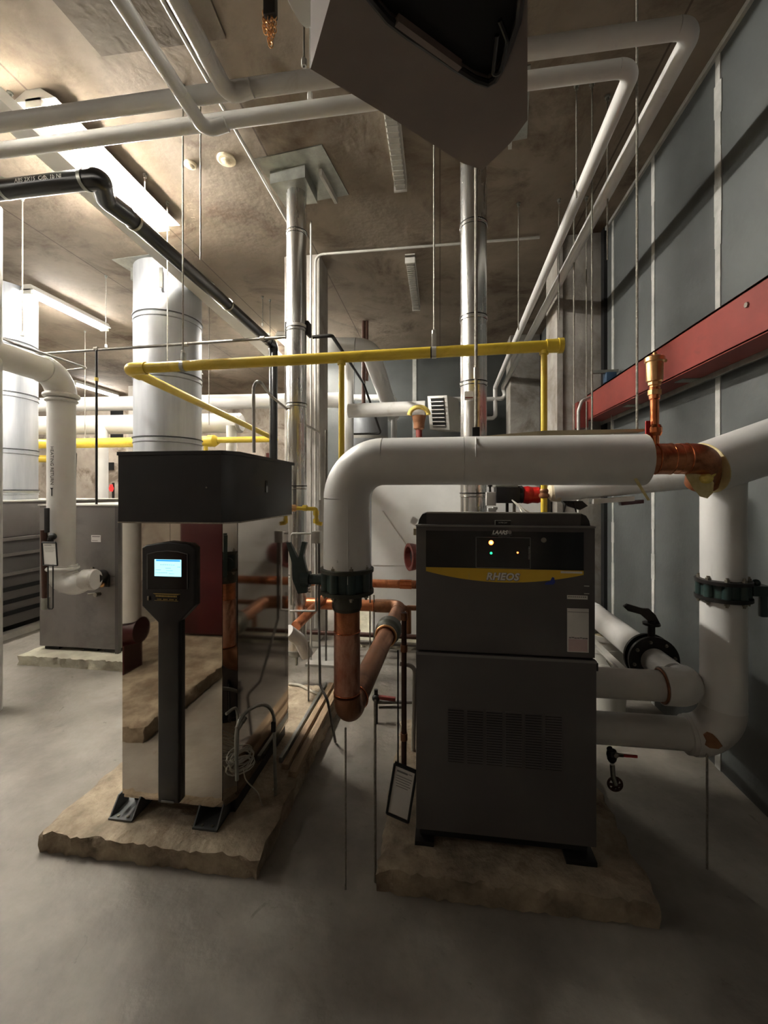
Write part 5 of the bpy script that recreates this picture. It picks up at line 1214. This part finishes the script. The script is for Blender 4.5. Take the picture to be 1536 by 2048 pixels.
# ------------------------------------------------------------------ ceiling heater
def heater():
    ZB_, ZT_ = 2.6, 2.98
    outer = [at(x, y, Z=ZB_) for x, y in ((621,138),(773,230),(926,327),(965,340),(1022,285),(1055,240),(1055,-200),(900,-330),(720,-210))]
    inner = [at(x, y, Z=ZB_) for x, y in ((738,-10),(775,35),(815,66),(860,96),(905,128),(950,156),(976,164),(990,156),(1002,134),(1020,88),(1036,40),(1042,-20),(1030,-120),(960,-180),(820,-150),(755,-70))]
    t = thing('unit_heater', (sum((p.x for p in outer))/len(outer), sum((p.y for p in outer))/len(outer), ZB_), 'dark sheet-metal unit heater hanging right under the ceiling', 'heater')
    bm = bmesh.new()
    ov = [bm.verts.new(p) for p in outer]; iv = [bm.verts.new(p) for p in inner]
    es = [bm.edges.new((l[i], l[(i+1) % len(l)])) for l in (ov, iv) for i in range(len(l))]
    bmesh.ops.triangle_fill(bm, use_beauty=True, use_dissolve=False, edges=es)
    for l, h in ((ov, ZT_-ZB_), (iv, .18)):
        up = [bm.verts.new(v.co + V(0, 0, h)) for v in l]
        for i in range(len(l)): bm.faces.new((l[i], l[(i+1) % len(l)], up[(i+1) % len(l)], up[i]))
        bm.faces.new(up)
    bmesh.ops.recalc_face_normals(bm, faces=bm.faces[:])
    obj('casing', bm, 'heater_sheet', t)
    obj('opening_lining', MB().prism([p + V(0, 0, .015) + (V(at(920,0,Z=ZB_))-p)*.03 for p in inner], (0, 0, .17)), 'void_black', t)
    obj('opening_rim', MB().sweep([p - V(0, 0, .004) for p in inner], .009, 8, closed=True), 'matt_black', t)
    c = V(0, 0, 0)
    for p in inner: c += p/len(inner)
    obj('fan_cable', MB().sweep(fillet([c + V(.09, .04, .0), at(985, 150, Z=2.592), at(1002, 145, Z=2.592), at(1015, 80, Z=2.592), at(1000, 40, Z=2.60)], .02), .006, 8), 'black_pipe', t)
    obj('louvre_blade', MB().obox(at(860, 88, Z=2.596), (.075, .063, 0), (-.005, .005, 0), (0, 0, .010)), 'heater_sheet', t)
    for p in (outer[0]*.8 + c*.2, outer[3]*.8+c*.2, outer[6]*.75+c*.25, outer[8]*.8+c*.2):
        obj('hanger', MB().cyl((p.x, p.y, ZT_), (p.x, p.y, CEIL), .006, seg=8), 'zinc_rod', t)
    # motor housing behind it
    q = at(612, 12, Z=3.05)
    m_ = thing('fan_motor', q - V(0, 0, .1), 'white rounded motor housing left of the ceiling heater', 'motor')
    obj('housing', MB().lathe(at(585, -8, Z=2.98), (1, -.35, .1), [(0, .05), (.01, .075), (.12, .08), (.16, .06), (.18, .02)], 28), 'white_paint', m_)
    obj('port', MB().ball(at(618, 32, Z=2.93), .012), 'matt_black', m_)
    obj('strap', MB().prism([at(619, 55, Z=2.95), at(660, 0, Z=2.95), at(662, 20, Z=2.9), at(624, 136, Z=2.68), at(619, 136, Z=2.68)], (0, .01, 0)), 'white_paint', m_)
    obj('hanger', MB().cyl(at(600, 5, Z=3.02), V(at(600, 5, Z=3.02).x, at(600, 5, Z=3.02).y, CEIL), .006, seg=8), 'zinc_rod', m_)
heater()
# hoist chain
def chain():
    Y = 1.9; t = thing('hoist_chain', at(540, 97, Y=Y), 'brass hoist chain bunch hanging at the top edge', 'chain')
    obj('block', MB().obox(at(541, 10, Y=Y), (.03, 0, 0), (0, .02, 0), (0, 0, .06), .008).cyl(at(541, -10, Y=Y), V(at(541, 0, Y=Y).x, Y, CEIL), .008), 'iron_dark', t)
    for k, (px, y0, y1) in enumerate(((530, 28, 70), (547, 25, 75), (540, 40, 97))):
        mb = MB(); n = int((y1-y0)/7)
        for j in range(n):
            c = at(px + (1.5 if j % 2 else -1.5), y0 + 7*j, Y=Y)
            mb.sweep([c + V(.009*math.cos(a)*(1 if j % 2 else .5), .009*math.cos(a)*(.5 if j % 2 else 1), .016*math.sin(a)) for a in [2*math.pi*q/12 for q in range(12)]], .0028, 6, closed=True)
        obj('chain_strand', mb, 'brass', t)
chain()

# ------------------------------------------------------------------ plant room left of the camera, mirrored in the polished boiler
pad(-3.1, -1.76, -2.2, 1.08, .10, 'pad_concrete', 'concrete pad left of the camera, seen only in reflection')
def maroon_plant():
    t = thing('boiler', (-2.35, -.9, .10), 'tall maroon boiler cabinet mirrored in the polished front', 'boiler')
    obj('cabinet', MB().box((-2.52, -1.5, .12), (-1.90, -.42, 1.95), .03), 'maroon', t)
    obj('plinth', MB().box((-2.48, -1.45, .10), (-1.95, -.5, .12)), 'iron_dark', t)
    obj('handle', MB().box((-2.25, -.42, 1.22), (-2.1, -.40, 1.26), .005), 'bolt', t)
    p = thing('circulator_pump', (-2.4, .35, .10), 'maroon flanged pump mirrored low in the polished front', 'pump')
    obj('volute', MB().lathe((-2.75, .35, .42), (1, 0, 0), [(0, .09), (.05, .09), (.05, .17), (.09, .17), (.09, .11), (.3, .13), (.42, .10)], 28), 'maroon', p)
    obj('stand', MB().box((-2.6, .25, .10), (-2.4, .45, .32)), 'maroon', p)
    obj('motor', MB().box((-3.0, .2, .55), (-2.72, .5, .85), .02), 'maroon', p)
    one('insulated_pipe', MB().cyl((-2.42, .38, .5), (-2.42, .38, CEIL), .09, seg=28), 'white_jacket', 'white vertical pipe above the maroon pump, seen in reflection', 'pipe')
maroon_plant()
